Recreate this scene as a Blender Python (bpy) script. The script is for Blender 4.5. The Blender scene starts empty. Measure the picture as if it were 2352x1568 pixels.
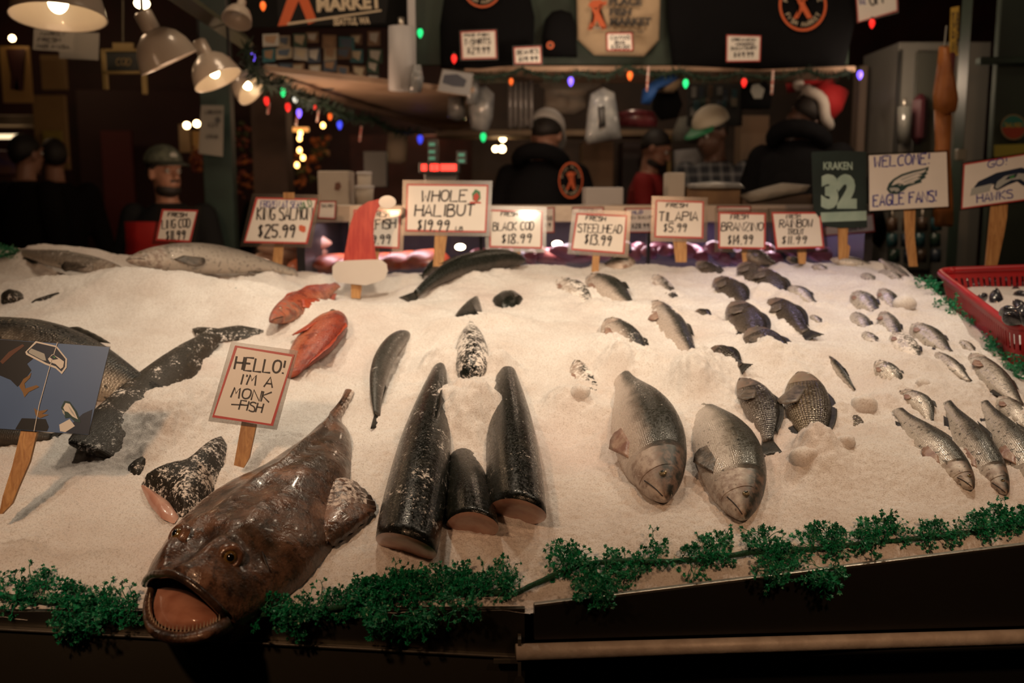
import bpy, bmesh, math, random
import numpy as np
from mathutils import Vector, Matrix
from math import sin, cos, pi, radians, atan, atan2, sqrt
random.seed(7); RNG = np.random.default_rng(7)
SC = bpy.context.scene
COL = SC.collection
# ------------------------------------------------------------ camera
W, H, FPX, CAMZ, HOR = 2352, 1568, 2287.0, 1.48, 450
PITCH = atan((784 - HOR) / FPX)
CAM = Vector((0, 0, CAMZ))
cd = bpy.data.cameras.new('camera'); cam = bpy.data.objects.new('camera', cd); COL.objects.link(cam)
cd.sensor_width = 36; cd.lens = FPX / W * 36; cam.location = CAM
cam.rotation_euler = (pi / 2 - PITCH, 0, 0)
cd.dof.use_dof = True; cd.dof.focus_distance = 1.78; cd.dof.aperture_fstop = 3.2
cd.clip_start = .05; cd.clip_end = 60
SC.camera = cam
# ------------------------------------------------------------ world, view, big lights
SC.view_settings.view_transform = 'Standard'; SC.view_settings.look = 'None'
SC.view_settings.gamma = 1; SC.view_settings.exposure = 0.0; SC.view_settings.use_curve_mapping = False
wd = bpy.data.worlds.new('world'); SC.world = wd; wd.use_nodes = True
wd.node_tree.nodes['Background'].inputs[0].default_value = (.55, .62, .38, 1)
wd.node_tree.nodes['Background'].inputs[1].default_value = .004

def light(kind, name, loc, energy, col, target=None, **kw):
    l = bpy.data.lights.new(name, kind); o = bpy.data.objects.new(name, l); COL.objects.link(o)
    l.energy = energy; l.color = col; o.location = loc
    if target is not None:
        o.rotation_euler = (Vector(target) - Vector(loc)).to_track_quat('-Z', 'Y').to_euler()
    for k, v in kw.items(): setattr(l, k, v)
    return o
WARM = (1, .64, .40); PALE = (1, .80, .58); AMBER = (1, .55, .29)
# row of shaded bulbs over the ice (out of frame overhead), one per pendant
for i, (x, y, z, e, tx, ty) in enumerate([(-1.05, 2.05, 2.2, 15, -1.0, 2.2), (-.32, 2.35, 2.25, 38, -.22, 2.55), (.42, 2.3, 2.25, 16, .42, 2.4),
                                  (1.0, 2.3, 2.25, 30, .85, 2.35), (1.55, 2.6, 2.3, 8, 1.5, 2.6), (-.75, 2.9, 2.3, 10, -.8, 2.9)]):
    light('SPOT', 'pendant_bulb', (x, y, z), e, PALE, (tx, ty, .9), spot_size=radians(100), spot_blend=.75, shadow_soft_size=.045)
# two lamps on the customers' side, over the aisle, aimed at the display
light('SPOT', 'aisle_and_fill_spot', (-.75, .30, 2.15), 62, AMBER, (-.55, 2.6, 1.15), spot_size=radians(84), spot_blend=1, shadow_soft_size=.05)
light('SPOT', 'aisle_and_fill_spot', (.75, .30, 2.15), 58, AMBER, (.8, 2.7, 1.15), spot_size=radians(84), spot_blend=1, shadow_soft_size=.05)
light('SPOT', 'aisle_and_fill_spot', (-1.0, .25, 2.05), 26, PALE, (-.66, 1.80, 1.06), spot_size=radians(31), spot_blend=1, shadow_soft_size=.05)  # unseen spot added to brighten the greeting card and blue picture
light('SPOT', 'aisle_and_fill_spot', (.1, .28, 2.12), 62, PALE, (.25, 3.2, 1.42), spot_size=radians(54), spot_blend=1, shadow_soft_size=.05)  # unseen spot added to brighten the back row of cards
light('SPOT', 'case_led_spot', (.92, 3.25, 2.2), 9, (.62, .52, 1.0), (.85, 2.85, 1.2), spot_size=radians(60), spot_blend=1, shadow_soft_size=.06)

# ------------------------------------------------------------ projection helpers
_c, _s = cos(PITCH), sin(PITCH)
def px_of(p):
    d = p - CAM; f = d.y * _c - d.z * _s; u = d.y * _s + d.z * _c
    return Vector((W / 2 + FPX * d.x / f, H / 2 - FPX * u / f))
def ray(px, py):
    x = (px - W / 2) / FPX; v = (H / 2 - py) / FPX
    fy = _c + _s * v; fz = -_s + _c * v
    return Vector((x / fy, 1, fz / fy))
def P(px, py, d): return CAM + ray(px, py) * d           # world point on the ray, d metres forward
def atz(px, py, z):
    r = ray(px, py); return CAM + r * ((z - CAMZ) / r.z)
def pxm(d): return FPX / d * 1.0                          # about pixels per metre at d

# ------------------------------------------------------------ noise + ice surface
_VG = {}
def vnoise(x, y, scale, seed):
    if seed not in _VG: _VG[seed] = np.random.default_rng(seed).random((257, 257))
    g = _VG[seed]
    X = np.asarray(x, float) / scale + 1000.37; Y = np.asarray(y, float) / scale + 1000.73
    i = np.floor(X).astype(int); j = np.floor(Y).astype(int); u = X - i; v = Y - j
    u = u * u * (3 - 2 * u); v = v * v * (3 - 2 * v); i %= 256; j %= 256
    return (g[i, j] * (1 - u) * (1 - v) + g[i + 1, j] * u * (1 - v) + g[i, j + 1] * (1 - u) * v + g[i + 1, j + 1] * u * v) * 2 - 1
ZF = .85
FL, FC, FR = atz(0, 1392, ZF), atz(1215, 1385, ZF), P(2352, 1246, 1.6)
def zfront(x): return ZF + np.maximum(np.asarray(x) - FC.x, 0) * ((FR.z - ZF) / (FR.x - FC.x))
def yfront(x):
    a = FL.y + (x - FL.x) * (FC.y - FL.y) / (FC.x - FL.x); b = FC.y + (x - FC.x) * (FR.y - FC.y) / (FR.x - FC.x)
    return np.where(np.asarray(x) < FC.x, a, b)
RIDGE = 3.22
MOUNDS = []
BL = [None, None]
def ice_h(x, y, mounds=True):
    x = np.asarray(x, float); y = np.asarray(y, float)
    s = y - yfront(x); t = np.clip(s / (RIDGE - yfront(x)), -1, 1)
    z = ZF + (zfront(x) - ZF) * (1 - np.clip(t, 0, 1)) - .012 + .035 * (1 - np.exp(-np.maximum(s, 0) / .05)) + .385 * (np.sin(np.clip(t, 0, 1) * pi / 2) * .45 + np.clip(t, 0, 1) * .55)
    z = z - 1.2 * np.maximum(y - RIDGE, 0) ** 2 / .5 - np.maximum(y - RIDGE - .1, 0) * .6
    if BL[0] is not None:                                   # right-hand border, sloping off to the basket
        a, n = BL; r = (x - a[0]) * n[0] + (y - a[1]) * n[1]
        z = z - .10 * (1 - np.exp(-np.maximum(r, 0) / .06))
    if mounds:
        for mx, my, mr, ry, an, mh in MOUNDS:
            dx, dy = x - mx, y - my; c, s2 = cos(an), sin(an)
            u = (dx * c + dy * s2) / mr; v = (-dx * s2 + dy * c) / ry
            z = z + mh * np.exp(-(u * u + v * v))
    z = z + .010 * vnoise(x, y, .16, 3) + .006 * vnoise(x, y, .06, 4)
    return z
def on_ice(px, py, m=True):
    r = ray(px, py); d0 = 1.0; pd = d0
    f = lambda d: CAMZ + r.z * d - float(ice_h(r.x * d, d, m))
    d = d0
    while d < 4.2:
        if f(d) < 0: break
        pd = d; d += .02
    else:
        return CAM + r * 3.2
    for _ in range(14):
        md = (pd + d) / 2
        if f(md) < 0: d = md
        else: pd = md
    return CAM + r * d
def ice_n(p, e=.05):
    x, y = p.x, p.y
    dx = float(ice_h(x + e, y) - ice_h(x - e, y)) / (2 * e); dy = float(ice_h(x, y + e) - ice_h(x, y - e)) / (2 * e)
    return Vector((-dx, -dy, 1)).normalized()
_a, _b = on_ice(2085, 622, False), on_ice(2345, 905, False)
_n = Vector((-(_b - _a).y, (_b - _a).x)).normalized()
if _n.x < 0: _n = -_n
BL[:] = [(_a.x, _a.y), (_n.x, _n.y)]
def mound(px, py, rx, ry, an, h):
    p = on_ice(px, py, False); MOUNDS.append((p.x, p.y, rx, ry, radians(an), h))
for m in [(330, 690, .42, .16, -5, .085), (120, 615, .26, .12, 0, .07), (110, 770, .25, .10, -10, .03), (640, 560, .3, .1, 0, -.02),
          (1250, 800, .14, .16, 0, .03), (1090, 800, .10, .16, 10, .025), (1010, 640, .2, .12, 0, .03), (800, 720, .16, .10, 0, .02),
          (1090, 960, .09, .13, 0, .035), (1330, 1000, .07, .10, 0, -.03), (1310, 930, .05, .05, 0, .03), (1900, 1060, .12, .07, 0, .02),
          (1840, 820, .2, .09, 0, .025), (2000, 1080, .16, .08, 0, .02), (300, 1000, .10, .06, 20, .025), (420, 930, .14, .08, 40, .03),
          (640, 1020, .10, .08, 40, .02), (160, 1200, .2, .1, 0, .012), (1550, 1230, .3, .06, 0, .012), (1640, 860, .09, .07, 0, .02), (865, 640, .24, .26, 0, -.075)]:
    mound(*m)

# ------------------------------------------------------------ mesh + object helpers
def tag(o, label=None, cat=None, group=None, kind=None):
    if label: o['label'] = label
    if cat: o['category'] = cat
    if group: o['group'] = group
    if kind: o['kind'] = kind
    return o
def thing(name, loc, label, cat, group=None, mat=None):
    o = bpy.data.objects.new(name, None); COL.objects.link(o); o.empty_display_size = .05
    if mat is not None: o.matrix_world = mat
    else: o.location = loc
    bpy.context.view_layer.update() if False else None
    o['_m'] = 1; del o['_m']
    return tag(o, label, cat, group)
def origin(o):
    m = Matrix.Identity(4)
    while o is not None:
        m = o.matrix_basis @ m; o = o.parent
    return m
def mesh(name, verts, faces, mat, parent=None, smooth=True, world=True):
    """one mesh object; world=True: verts are world points and are brought into the parent's frame"""
    me = bpy.data.meshes.new(name)
    if parent is not None and world:
        inv = origin(parent).inverted(); verts = [inv @ Vector(v) for v in verts]
    me.from_pydata([tuple(v) for v in verts], [], faces)
    if smooth:
        me.polygons.foreach_set('use_smooth', [True] * len(me.polygons))
    if mat: 
        for m_ in (mat if isinstance(mat, (list, tuple)) else [mat]): me.materials.append(m_)
    o = bpy.data.objects.new(name, me); COL.objects.link(o)
    if parent is not None: o.parent = parent
    me.update()
    return o
class MB:
    """collects simple shapes into one mesh"""
    def __init__(s): s.v = []; s.f = []
    def add(s, v, f):
        n = len(s.v); s.v += [Vector(p) for p in v]; s.f += [[i + n for i in q] for q in f]; return s
    def box(s, c, d, rot=None, bev=0):
        hx, hy, hz = d[0] / 2, d[1] / 2, d[2] / 2
        vs = [Vector((x, y, z)) for x in (-hx, hx) for y in (-hy, hy) for z in (-hz, hz)]
        if rot is not None: vs = [rot @ v for v in vs]
        return s.add([v + Vector(c) for v in vs], [(0, 1, 3, 2), (4, 6, 7, 5), (0, 4, 5, 1), (2, 3, 7, 6), (0, 2, 6, 4), (1, 5, 7, 3)])
    def tube(s, pts, r, n=8, cap=True):
        pts = [Vector(p) for p in pts]; rs = r if isinstance(r, (list, tuple)) else [r] * len(pts)
        rings = []; up = Vector((0.13, .21, 1)).normalized()
        for i, p in enumerate(pts):
            t = (pts[min(i + 1, len(pts) - 1)] - pts[max(i - 1, 0)])
            t = t.normalized() if t.length > 1e-9 else Vector((0, 0, 1))
            a = t.cross(up); a = a.normalized() if a.length > 1e-3 else t.cross(Vector((1, 0, 0))).normalized()
            b = t.cross(a)
            rings.append([p + (a * cos(2 * pi * k / n) + b * sin(2 * pi * k / n)) * rs[i] for k in range(n)])
        return s.loft(rings, cap)
    def loft(s, rings, cap=True):
        n = len(rings[0]); v = [q for r in rings for q in r]
        f = [(i * n + k, i * n + (k + 1) % n, (i + 1) * n + (k + 1) % n, (i + 1) * n + k) for i in range(len(rings) - 1) for k in range(n)]
        if cap: f += [tuple(range(n - 1, -1, -1)), tuple((len(rings) - 1) * n + k for k in range(n))]
        return s.add(v, f)
    def ell(s, c, r, rot=None, nu=14, nv=9):
        rings = []
        for j in range(nv):
            th = pi * (j + .02) / (nv - 1 + .04); q = []
            for k in range(nu):
                v = Vector((r[0] * sin(th) * cos(2 * pi * k / nu), r[1] * sin(th) * sin(2 * pi * k / nu), r[2] * cos(th)))
                q.append((rot @ v if rot is not None else v) + Vector(c))
            rings.append(q)
        return s.loft(rings)
    def lathe(s, prof, c, n=24, rot=None, cap=False):
        rings = []
        for r, z in prof:
            q = [Vector((r * cos(2 * pi * k / n), r * sin(2 * pi * k / n), z)) for k in range(n)]
            rings.append([(rot @ v if rot is not None else v) + Vector(c) for v in q])
        return s.loft(rings, cap)
    def prism(s, poly, off):
        n = len(poly); off = Vector(off); a = [Vector(p) for p in poly]; b = [p + off for p in a]
        return s.add(a + b, [tuple(range(n)), tuple(range(2 * n - 1, n - 1, -1))] + [(i, i + n, (i + 1) % n + n, (i + 1) % n) for i in range(n)])
    def build(s, name, mat, parent=None, smooth=False, world=True): return mesh(name, s.v, s.f, mat, parent, smooth, world)
def mod_bevel(o, w, n=2):
    m = o.modifiers.new('b', 'BEVEL'); m.width = w; m.segments = n; m.limit_method = 'ANGLE'; return o
def mod_sub(o, n=1):
    m = o.modifiers.new('s', 'SUBSURF'); m.levels = n; m.render_levels = n; return o
def mod_solid(o, t):
    m = o.modifiers.new('t', 'SOLIDIFY'); m.thickness = t; m.offset = 0; return o

# ------------------------------------------------------------ materials
def srgb(r, g, b):
    f = lambda c: (c / 255 / 12.92) if c / 255 <= .04045 else ((c / 255 + .055) / 1.055) ** 2.4
    return (f(r), f(g), f(b), 1)
class NT:
    def __init__(s, name):
        s.m = bpy.data.materials.new(name); s.m.use_nodes = True; s.t = s.m.node_tree; s.N = s.t.nodes; s.L = s.t.links
        s.b = s.N['Principled BSDF']; s.out = s.N['Material Output']
    def n(s, typ, **kw):
        o = s.N.new(typ)
        for k, v in kw.items():
            if k.startswith('i_'):
                key = k[2:]; key = int(key) if key.isdigit() else key.replace('_', ' ')
                o.inputs[key].default_value = v
            else: setattr(o, k, v)
        return o
    def l(s, a, b): s.L.new(a, b)
    def mix(s, fac, a, b):
        o = s.n('ShaderNodeMix', data_type='RGBA')
        for sock, v in ((o.inputs[0], fac), (o.inputs[6], a), (o.inputs[7], b)):
            if hasattr(v, 'is_linked'): s.l(v, sock)
            else: sock.default_value = v
        return o.outputs[2]
    def ramp(s, fac, stops):
        o = s.n('ShaderNodeValToRGB'); e = o.color_ramp.elements
        while len(e) < len(stops): e.new(.5)
        for k, (p, c) in enumerate(stops):
            e[k].position = p; e[k].color = c if not isinstance(c, (int, float)) else (c, c, c, 1)
        s.l(fac, o.inputs[0]); return o.outputs[0]
    def math(s, op, a, b=0.0):
        o = s.n('ShaderNodeMath', operation=op)
        for sock, v in ((o.inputs[0], a), (o.inputs[1], b)):
            if hasattr(v, 'is_linked'): s.l(v, sock)
            else: sock.default_value = v
        return o.outputs[0]
    def noise(s, scale, detail=3, rough=.55, vec=None, dist=0):
        o = s.n('ShaderNodeTexNoise'); o.inputs['Scale'].default_value = scale; o.inputs['Detail'].default_value = detail
        o.inputs['Roughness'].default_value = rough; o.inputs['Distortion'].default_value = dist
        s.l(vec if vec is not None else s.coord(), o.inputs['Vector']); return o.outputs[0]
    def coord(s, w='Object'):
        if not hasattr(s, '_tc'): s._tc = s.n('ShaderNodeTexCoord')
        return s._tc.outputs[w]
    def bump(s, h, strength=.3, dist=.002, prev=None):
        o = s.n('ShaderNodeBump'); o.inputs['Strength'].default_value = strength; o.inputs['Distance'].default_value = dist
        s.l(h, o.inputs['Height'])
        if prev is not None: s.l(prev, o.inputs['Normal'])
        s.l(o.outputs[0], s.b.inputs['Normal']); return o.outputs[0]
    def set(s, **kw):
        for k, v in kw.items():
            i = s.b.inputs[k.replace('_', ' ')]
            if hasattr(v, 'is_linked'): s.l(v, i)
            else: i.default_value = v
        return s.m
_MC = {}
def M(name, col, rough=.5, metal=0, var=None, bump=None, emit=0, spec=.5, coat=0, alpha=None):
    """plain procedural material: colour with noise variation, optional bump / emission"""
    if name in _MC: return _MC[name]
    t = NT(name); c = col if len(col) == 4 else (*col, 1)
    if var:
        c2, sc, amt = var; f = t.ramp(t.noise(sc), [(.5 - .22 / max(amt, .05) * .5, 0), (.5 + .22 / max(amt, .05) * .5, 1)])
        t.set(Base_Color=t.mix(f, c, c2 if len(c2) == 4 else (*c2, 1)))
    else:
        f = t.noise(9); d = tuple(x * .82 for x in c[:3]) + (1,)
        t.set(Base_Color=t.mix(f, c, d))
    t.set(Roughness=rough, Metallic=metal, Specular_IOR_Level=spec)
    if coat: t.set(Coat_Weight=coat, Coat_Roughness=.08)
    if emit: t.b.inputs['Emission Color'].default_value = c; t.b.inputs['Emission Strength'].default_value = emit
    if alpha is not None: t.set(Alpha=alpha)
    if bump: t.bump(t.noise(bump[0]), bump[1], bump[2] if len(bump) > 2 else .003)
    _MC[name] = t.m
    return t.m
def glassy(name, tint, mixf=.12, rough=.05):
    if name in _MC: return _MC[name]
    t = NT(name); t.N.remove(t.b)
    a = t.n('ShaderNodeBsdfTransparent'); a.inputs[0].default_value = (*tint, 1)
    g = t.n('ShaderNodeBsdfGlossy'); g.inputs['Roughness'].default_value = rough; g.inputs[0].default_value = (.9, .9, .9, 1)
    m = t.n('ShaderNodeMixShader'); m.inputs[0].default_value = mixf
    t.l(a.outputs[0], m.inputs[1]); t.l(g.outputs[0], m.inputs[2]); t.l(m.outputs[0], t.out.inputs[0])
    _MC[name] = t.m; return t.m

# ------------------------------------------------------------ crushed ice
def ice_mat():
    t = NT('crushed_ice'); n1 = t.noise(7, 4); n2 = t.noise(330, 2); n3 = t.noise(2.3, 3)
    c = t.mix(t.ramp(n1, [(.38, 0), (.68, 1)]), (.86, .85, .84, 1), (.74, .69, .66, 1))
    c = t.mix(t.math('MULTIPLY', t.ramp(n3, [(.55, 0), (.75, 1)]), .45), c, (.70, .55, .52, 1))
    c = t.mix(t.math('MULTIPLY', t.ramp(n2, [(.50, 0), (.66, 1)]), .6), c, (.50, .44, .40, 1))
    t.set(Base_Color=c, Roughness=t.ramp(t.noise(500, 1), [(.35, .12), (.6, .75)]), Specular_IOR_Level=.5)
    b = t.bump(t.noise(380, 4, .75), .8, .0035); return t.m
ICE = ice_mat()
LATE, FISHES = [], []
def build_ice():
    ys = [1.30]; 
    while ys[-1] < 3.75: ys.append(ys[-1] + .0026 + .0018 * (ys[-1] - 1.3))
    ys = np.array(ys); nx = 760
    u = np.linspace(-1, 1, nx)
    half = .62 * ys + .22
    X = u[None, :] * half[:, None]; Y = np.repeat(ys[:, None], nx, 1)
    Z = ice_h(X, Y)
    s = Y - yfront(X)
    amp = np.clip(s / .03, .3, 1)
    near = np.zeros_like(X)
    for c, ex, L, hh in FISHES:                             # loose ice banked round each fish
        sel = (abs(X - c.x) < L) & (abs(Y - c.y) < L); dx, dy = X[sel] - c.x, Y[sel] - c.y; e = Vector((ex.x, ex.y)).normalized()
        u = (dx * e.x + dy * e.y) / (L * .5); v = (-dx * e.y + dy * e.x) / (hh * .75)
        near[sel] = np.maximum(near[sel], np.exp(-u ** 4 - v ** 4) * min(1, hh / .05))
    Z += near * (.001 + .0065 * vnoise(X, Y, .034, 21) + .0030 * vnoise(X, Y, .011, 22))
    for mx, my, mr, mh in LATE:
        q = np.exp(-(((X - mx) ** 2 + (Y - my) ** 2) / mr ** 2)); Z += mh * q + np.minimum(q * 2, 1) * (.0028 * vnoise(X, Y, .018, 23) + .002 * vnoise(X, Y, .008, 24))
    Z += amp * (.0012 * vnoise(X, Y, .026, 11) + .0011 * vnoise(X, Y, .0095, 12) + .0022 * vnoise(X, Y, .0052, 13))
    keep = (s > -.012)
    idx = -np.ones(X.shape, int); idx[keep] = np.arange(keep.sum())
    V = np.stack([X[keep], Y[keep], Z[keep]], 1)
    q = keep[:-1, :-1] & keep[1:, :-1] & keep[:-1, 1:] & keep[1:, 1:]
    F = np.stack([idx[:-1, :-1][q], idx[:-1, 1:][q], idx[1:, 1:][q], idx[1:, :-1][q]], 1)
    cf = np.zeros((0, 3), int)
    me = bpy.data.meshes.new('crushed_ice_bed')
    me.vertices.add(len(V)); me.vertices.foreach_set('co', V.ravel())
    nl = F.size + cf.size; me.loops.add(nl); me.loops.foreach_set('vertex_index', np.concatenate([F.ravel(), cf.ravel()]))
    me.polygons.add(len(F) + len(cf))
    st = np.concatenate([np.arange(len(F)) * 4, F.size + np.arange(len(cf)) * 3]); me.polygons.foreach_set('loop_start', st)
    me.polygons.foreach_set('use_smooth', np.ones(len(F) + len(cf), bool))
    me.update(calc_edges=True); me.validate()
    me.materials.append(ICE)
    o = bpy.data.objects.new('crushed_ice_bed', me); COL.objects.link(o)
    tag(o, 'sloping bed of crushed white ice that the fish lie in', 'ice', kind='stuff')
# ------------------------------------------------------------ the setting and the fish counter
floor_m = M('market_floor_tiles', (.03, .028, .022), .35, var=((.015, .014, .011), 3, 1))
o = MB().box((0, 7, -.025), (16, 18, .05)).build('floor', floor_m); tag(o, kind='structure')
steel = M('brushed_dark_steel', (.10, .095, .08), .42, .85, var=((.06, .055, .045), 6, 1), bump=(60, .1))
pale_steel = M('pale_steel_edge', (.5, .46, .4), .35, .9, bump=(90, .15))  # paler steel for trim, lip, bracket and spindles
black_panel = M('black_panel', (.016, .015, .014), .38, .2, bump=(80, .05))
pipe_m = M('dull_painted_pipe', (.62, .55, .48), .5, .1, var=((.48, .41, .35), 25, 1), bump=(130, .2))
def build_counter():
    def seg(root, a, b, za, zb, dy, th, name, m):
        """upright strip from a to b; za, zb = (bottom, top) heights at each end"""
        n = Vector(((b - a).y, -(b - a).x, 0)).normalized()
        if n.y > 0: n = -n
        p = [Vector((a.x, a.y, 0)) + n * dy, Vector((b.x, b.y, 0)) + n * dy]; q = [v - n * th for v in p]
        vs = []
        for k in (0, 1): vs += [Vector((*v.xy, zz)) for v, zz in ((p[0], za[k]), (p[1], zb[k]), (q[1], zb[k]), (q[0], za[k]))]
        return mod_bevel(mesh(name, vs, [(3, 2, 1, 0), (4, 5, 6, 7), (0, 1, 5, 4), (1, 2, 6, 5), (2, 3, 7, 6), (3, 0, 4, 7)], m, root, False), .0012)
    dl = (FC - FL); A = FL - dl * .25; B = FC - dl * .008; dr = (FR - FC); Cc = FC + dr * .006; D = FR + dr * .3
    zA = P(0, 1437, FL.y - .012).z; zB = P(1165, 1503, B.y - .012).z; zA2 = zA - (zB - zA) * .25
    t = thing('fish_display_bin', (FL.x, FL.y + .3, 0), 'dark steel ice bin with a thin bright trim, under the brown monkfish', 'counter')
    seg(t, A, B, (zA2, ZF - .004), (zB, ZF - .004), .010, .010, 'upper_panel', steel)
    seg(t, A, B, (zA2 - .004, zA2), (zB - .004, zB), .020, .03, 'trim_strip', pale_steel)
    seg(t, A, B, (.10, zA2 - .005), (.10, zB - .005), .014, .02, 'lower_panel', M('dim_steel_sheet', (.06, .055, .042), .5, .5, bump=(40, .08)))
    MB().add([(A.x, A.y, ZF - .10), (B.x, B.y, ZF - .10), (B.x, 3.55, ZF), (A.x, 3.55, ZF)], [(0, 1, 2, 3)]).build('bin_floor', steel, t)
    for k, (x, y) in enumerate([(A.x + .2, A.y + .15), (B.x - .05, B.y + .15), (A.x + .2, 3.4), (B.x - .05, 3.4)]):
        MB().box((x, y, .36), (.05, .05, .72)).build('leg', steel, t)
    t = thing('fish_display_bin', (FR.x, FR.y + .3, 0), 'black fronted ice bin above the long round rail, under the trout', 'counter')
    z0, z1 = P(1225, 1470, Cc.y - .022).z, P(2352, 1438, FR.y - .022).z; z1 = z1 + (z1 - z0) * .3
    zD = float(zfront(D.x))
    seg(t, Cc, D, (z0, ZF + .004), (z1, zD + .004), .022, .012, 'front_panel', black_panel)
    seg(t, Cc, D, (ZF + .004, ZF + .0065), (zD + .004, zD + .0065), .021, .010, 'panel_lip', pale_steel)
    seg(t, Cc, D, (.12, z0 - .06), (.12, z1 - .06), -.03, .02, 'lower_panel', black_panel)
    a, b = P(1185, 1497, Cc.y - .036), P(2352, 1462, FR.y - .036); b = b + (b - a) * .3
    MB().tube([a, a.lerp(b, .33), a.lerp(b, .66), b], .0125, 20).build('rail', pipe_m, t, True)
    MB().add([(Cc.x, Cc.y, ZF - .10), (D.x, D.y, ZF - .10), (D.x, 3.55, ZF), (Cc.x, 3.55, ZF)], [(0, 1, 2, 3)]).build('bin_floor', steel, t)
    for x, y in [(Cc.x - .006, Cc.y + .01), (D.x - .1, D.y + .1), (Cc.x + .05, 3.4), (D.x - .1, 3.4)]:
        MB().box((x, y + .03, .36), (.02, .03, .72)).build('leg', steel, t)
    br = MB(); br.box((Cc.x - .02, Cc.y - .03, z0 - .02), (.005, .02, .06)); br.box((Cc.x - .04, Cc.y - .03, z0 - .03), (.04, .005, .006))
    br.build('bracket', pale_steel, t)
build_counter()
# ------------------------------------------------------------ fish
def fishmat(name, stops, rough=.3, metal=0, scale=None, net=0, spots=None, frost=0, nz=.18, bump=.35, spec=.6):
    """skin: belly-to-back colours, scales, spots, and clinging frost"""
    if name in _MC: return _MC[name]
    t = NT(name); dv = t.n('ShaderNodeAttribute', attribute_name='dv').outputs['Fac']; uv = t.n('ShaderNodeAttribute', attribute_name='suv').outputs['Vector']
    n1 = t.noise(38, 4, .65); n0 = t.noise(14, 2)
    f = t.math('ADD', t.math('MULTIPLY', t.math('ADD', dv, 1), .5), t.math('MULTIPLY', t.math('SUBTRACT', t.math('ADD', t.math('MULTIPLY', n1, .5), t.math('MULTIPLY', n0, .5)), .5), nz * 2.2))
    c = t.ramp(f, [(p, (*q, 1)) for p, q in stops]); prev = None; r = rough
    if spots:
        s = t.ramp(t.noise(spots[1], 3, .6), [(spots[2], 0), (spots[2] + .07, 1)])
        c = t.mix(t.math('MULTIPLY', s, spots[3] if len(spots) > 3 else 1), c, (*spots[0], 1))
    if scale:
        v = t.n('ShaderNodeTexVoronoi', voronoi_dimensions='2D'); v.inputs['Scale'].default_value = 1 / scale; v.inputs['Randomness'].default_value = .35
        t.l(uv, v.inputs['Vector']); d = v.outputs['Distance']
        if net:
            v2 = t.n('ShaderNodeTexVoronoi', voronoi_dimensions='2D', feature='DISTANCE_TO_EDGE'); v2.inputs['Scale'].default_value = 1 / scale; v2.inputs['Randomness'].default_value = .35
            t.l(uv, v2.inputs['Vector']); e = t.ramp(v2.outputs['Distance'], [(.04, 1), (.2, 0)])
            c = t.mix(t.math('MULTIPLY', e, net), c, (.012, .010, .006, 1))
        vm = t.n('ShaderNodeMath', operation='MULTIPLY'); t.l(t.n('ShaderNodeSeparateColor').outputs[0], vm.inputs[0])
        prev = t.bump(d, bump, scale * .35)
        sp = t.n('ShaderNodeSeparateColor'); t.l(v.outputs['Color'], sp.inputs[0])
        r = t.math('ADD', t.math('MULTIPLY', sp.outputs[0], .28), rough - .1)
    prev = t.bump(t.noise(160, 3), .12, .002, prev)
    hd = t.n('ShaderNodeAttribute', attribute_name='hd').outputs['Fac']; metal = t.math('MULTIPLY', t.math('SUBTRACT', 1, t.math('MULTIPLY', hd, .7)), metal)
    c = t.mix(t.math('MULTIPLY', hd, t.ramp(t.noise(55, 4, .65), [(.42, 0), (.62, .75)])), c, (.20, .13, .10, 1)); r = t.math('ADD', t.math('MULTIPLY', hd, .10), r)
    if frost:
        g = t.noise(150, 4, .75); g2 = t.noise(26, 3)
        fm = t.ramp(t.math('ADD', t.math('MULTIPLY', g, .6), t.math('MULTIPLY', g2, .4)), [(.66 - .3 * frost, 0), (.72 - .3 * frost, 1)])
        c = t.mix(fm, c, (.74, .70, .67, 1)); r = t.mix(fm, r, (.7, .7, .7, 1))
        mt = t.math('MULTIPLY', t.math('SUBTRACT', 1, fm), metal); t.set(Metallic=mt)
    else: t.set(Metallic=metal)
    t.set(Base_Color=c, Roughness=r, Specular_IOR_Level=spec)
    _MC[name] = t.m; return t.m
FM = {}
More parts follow.
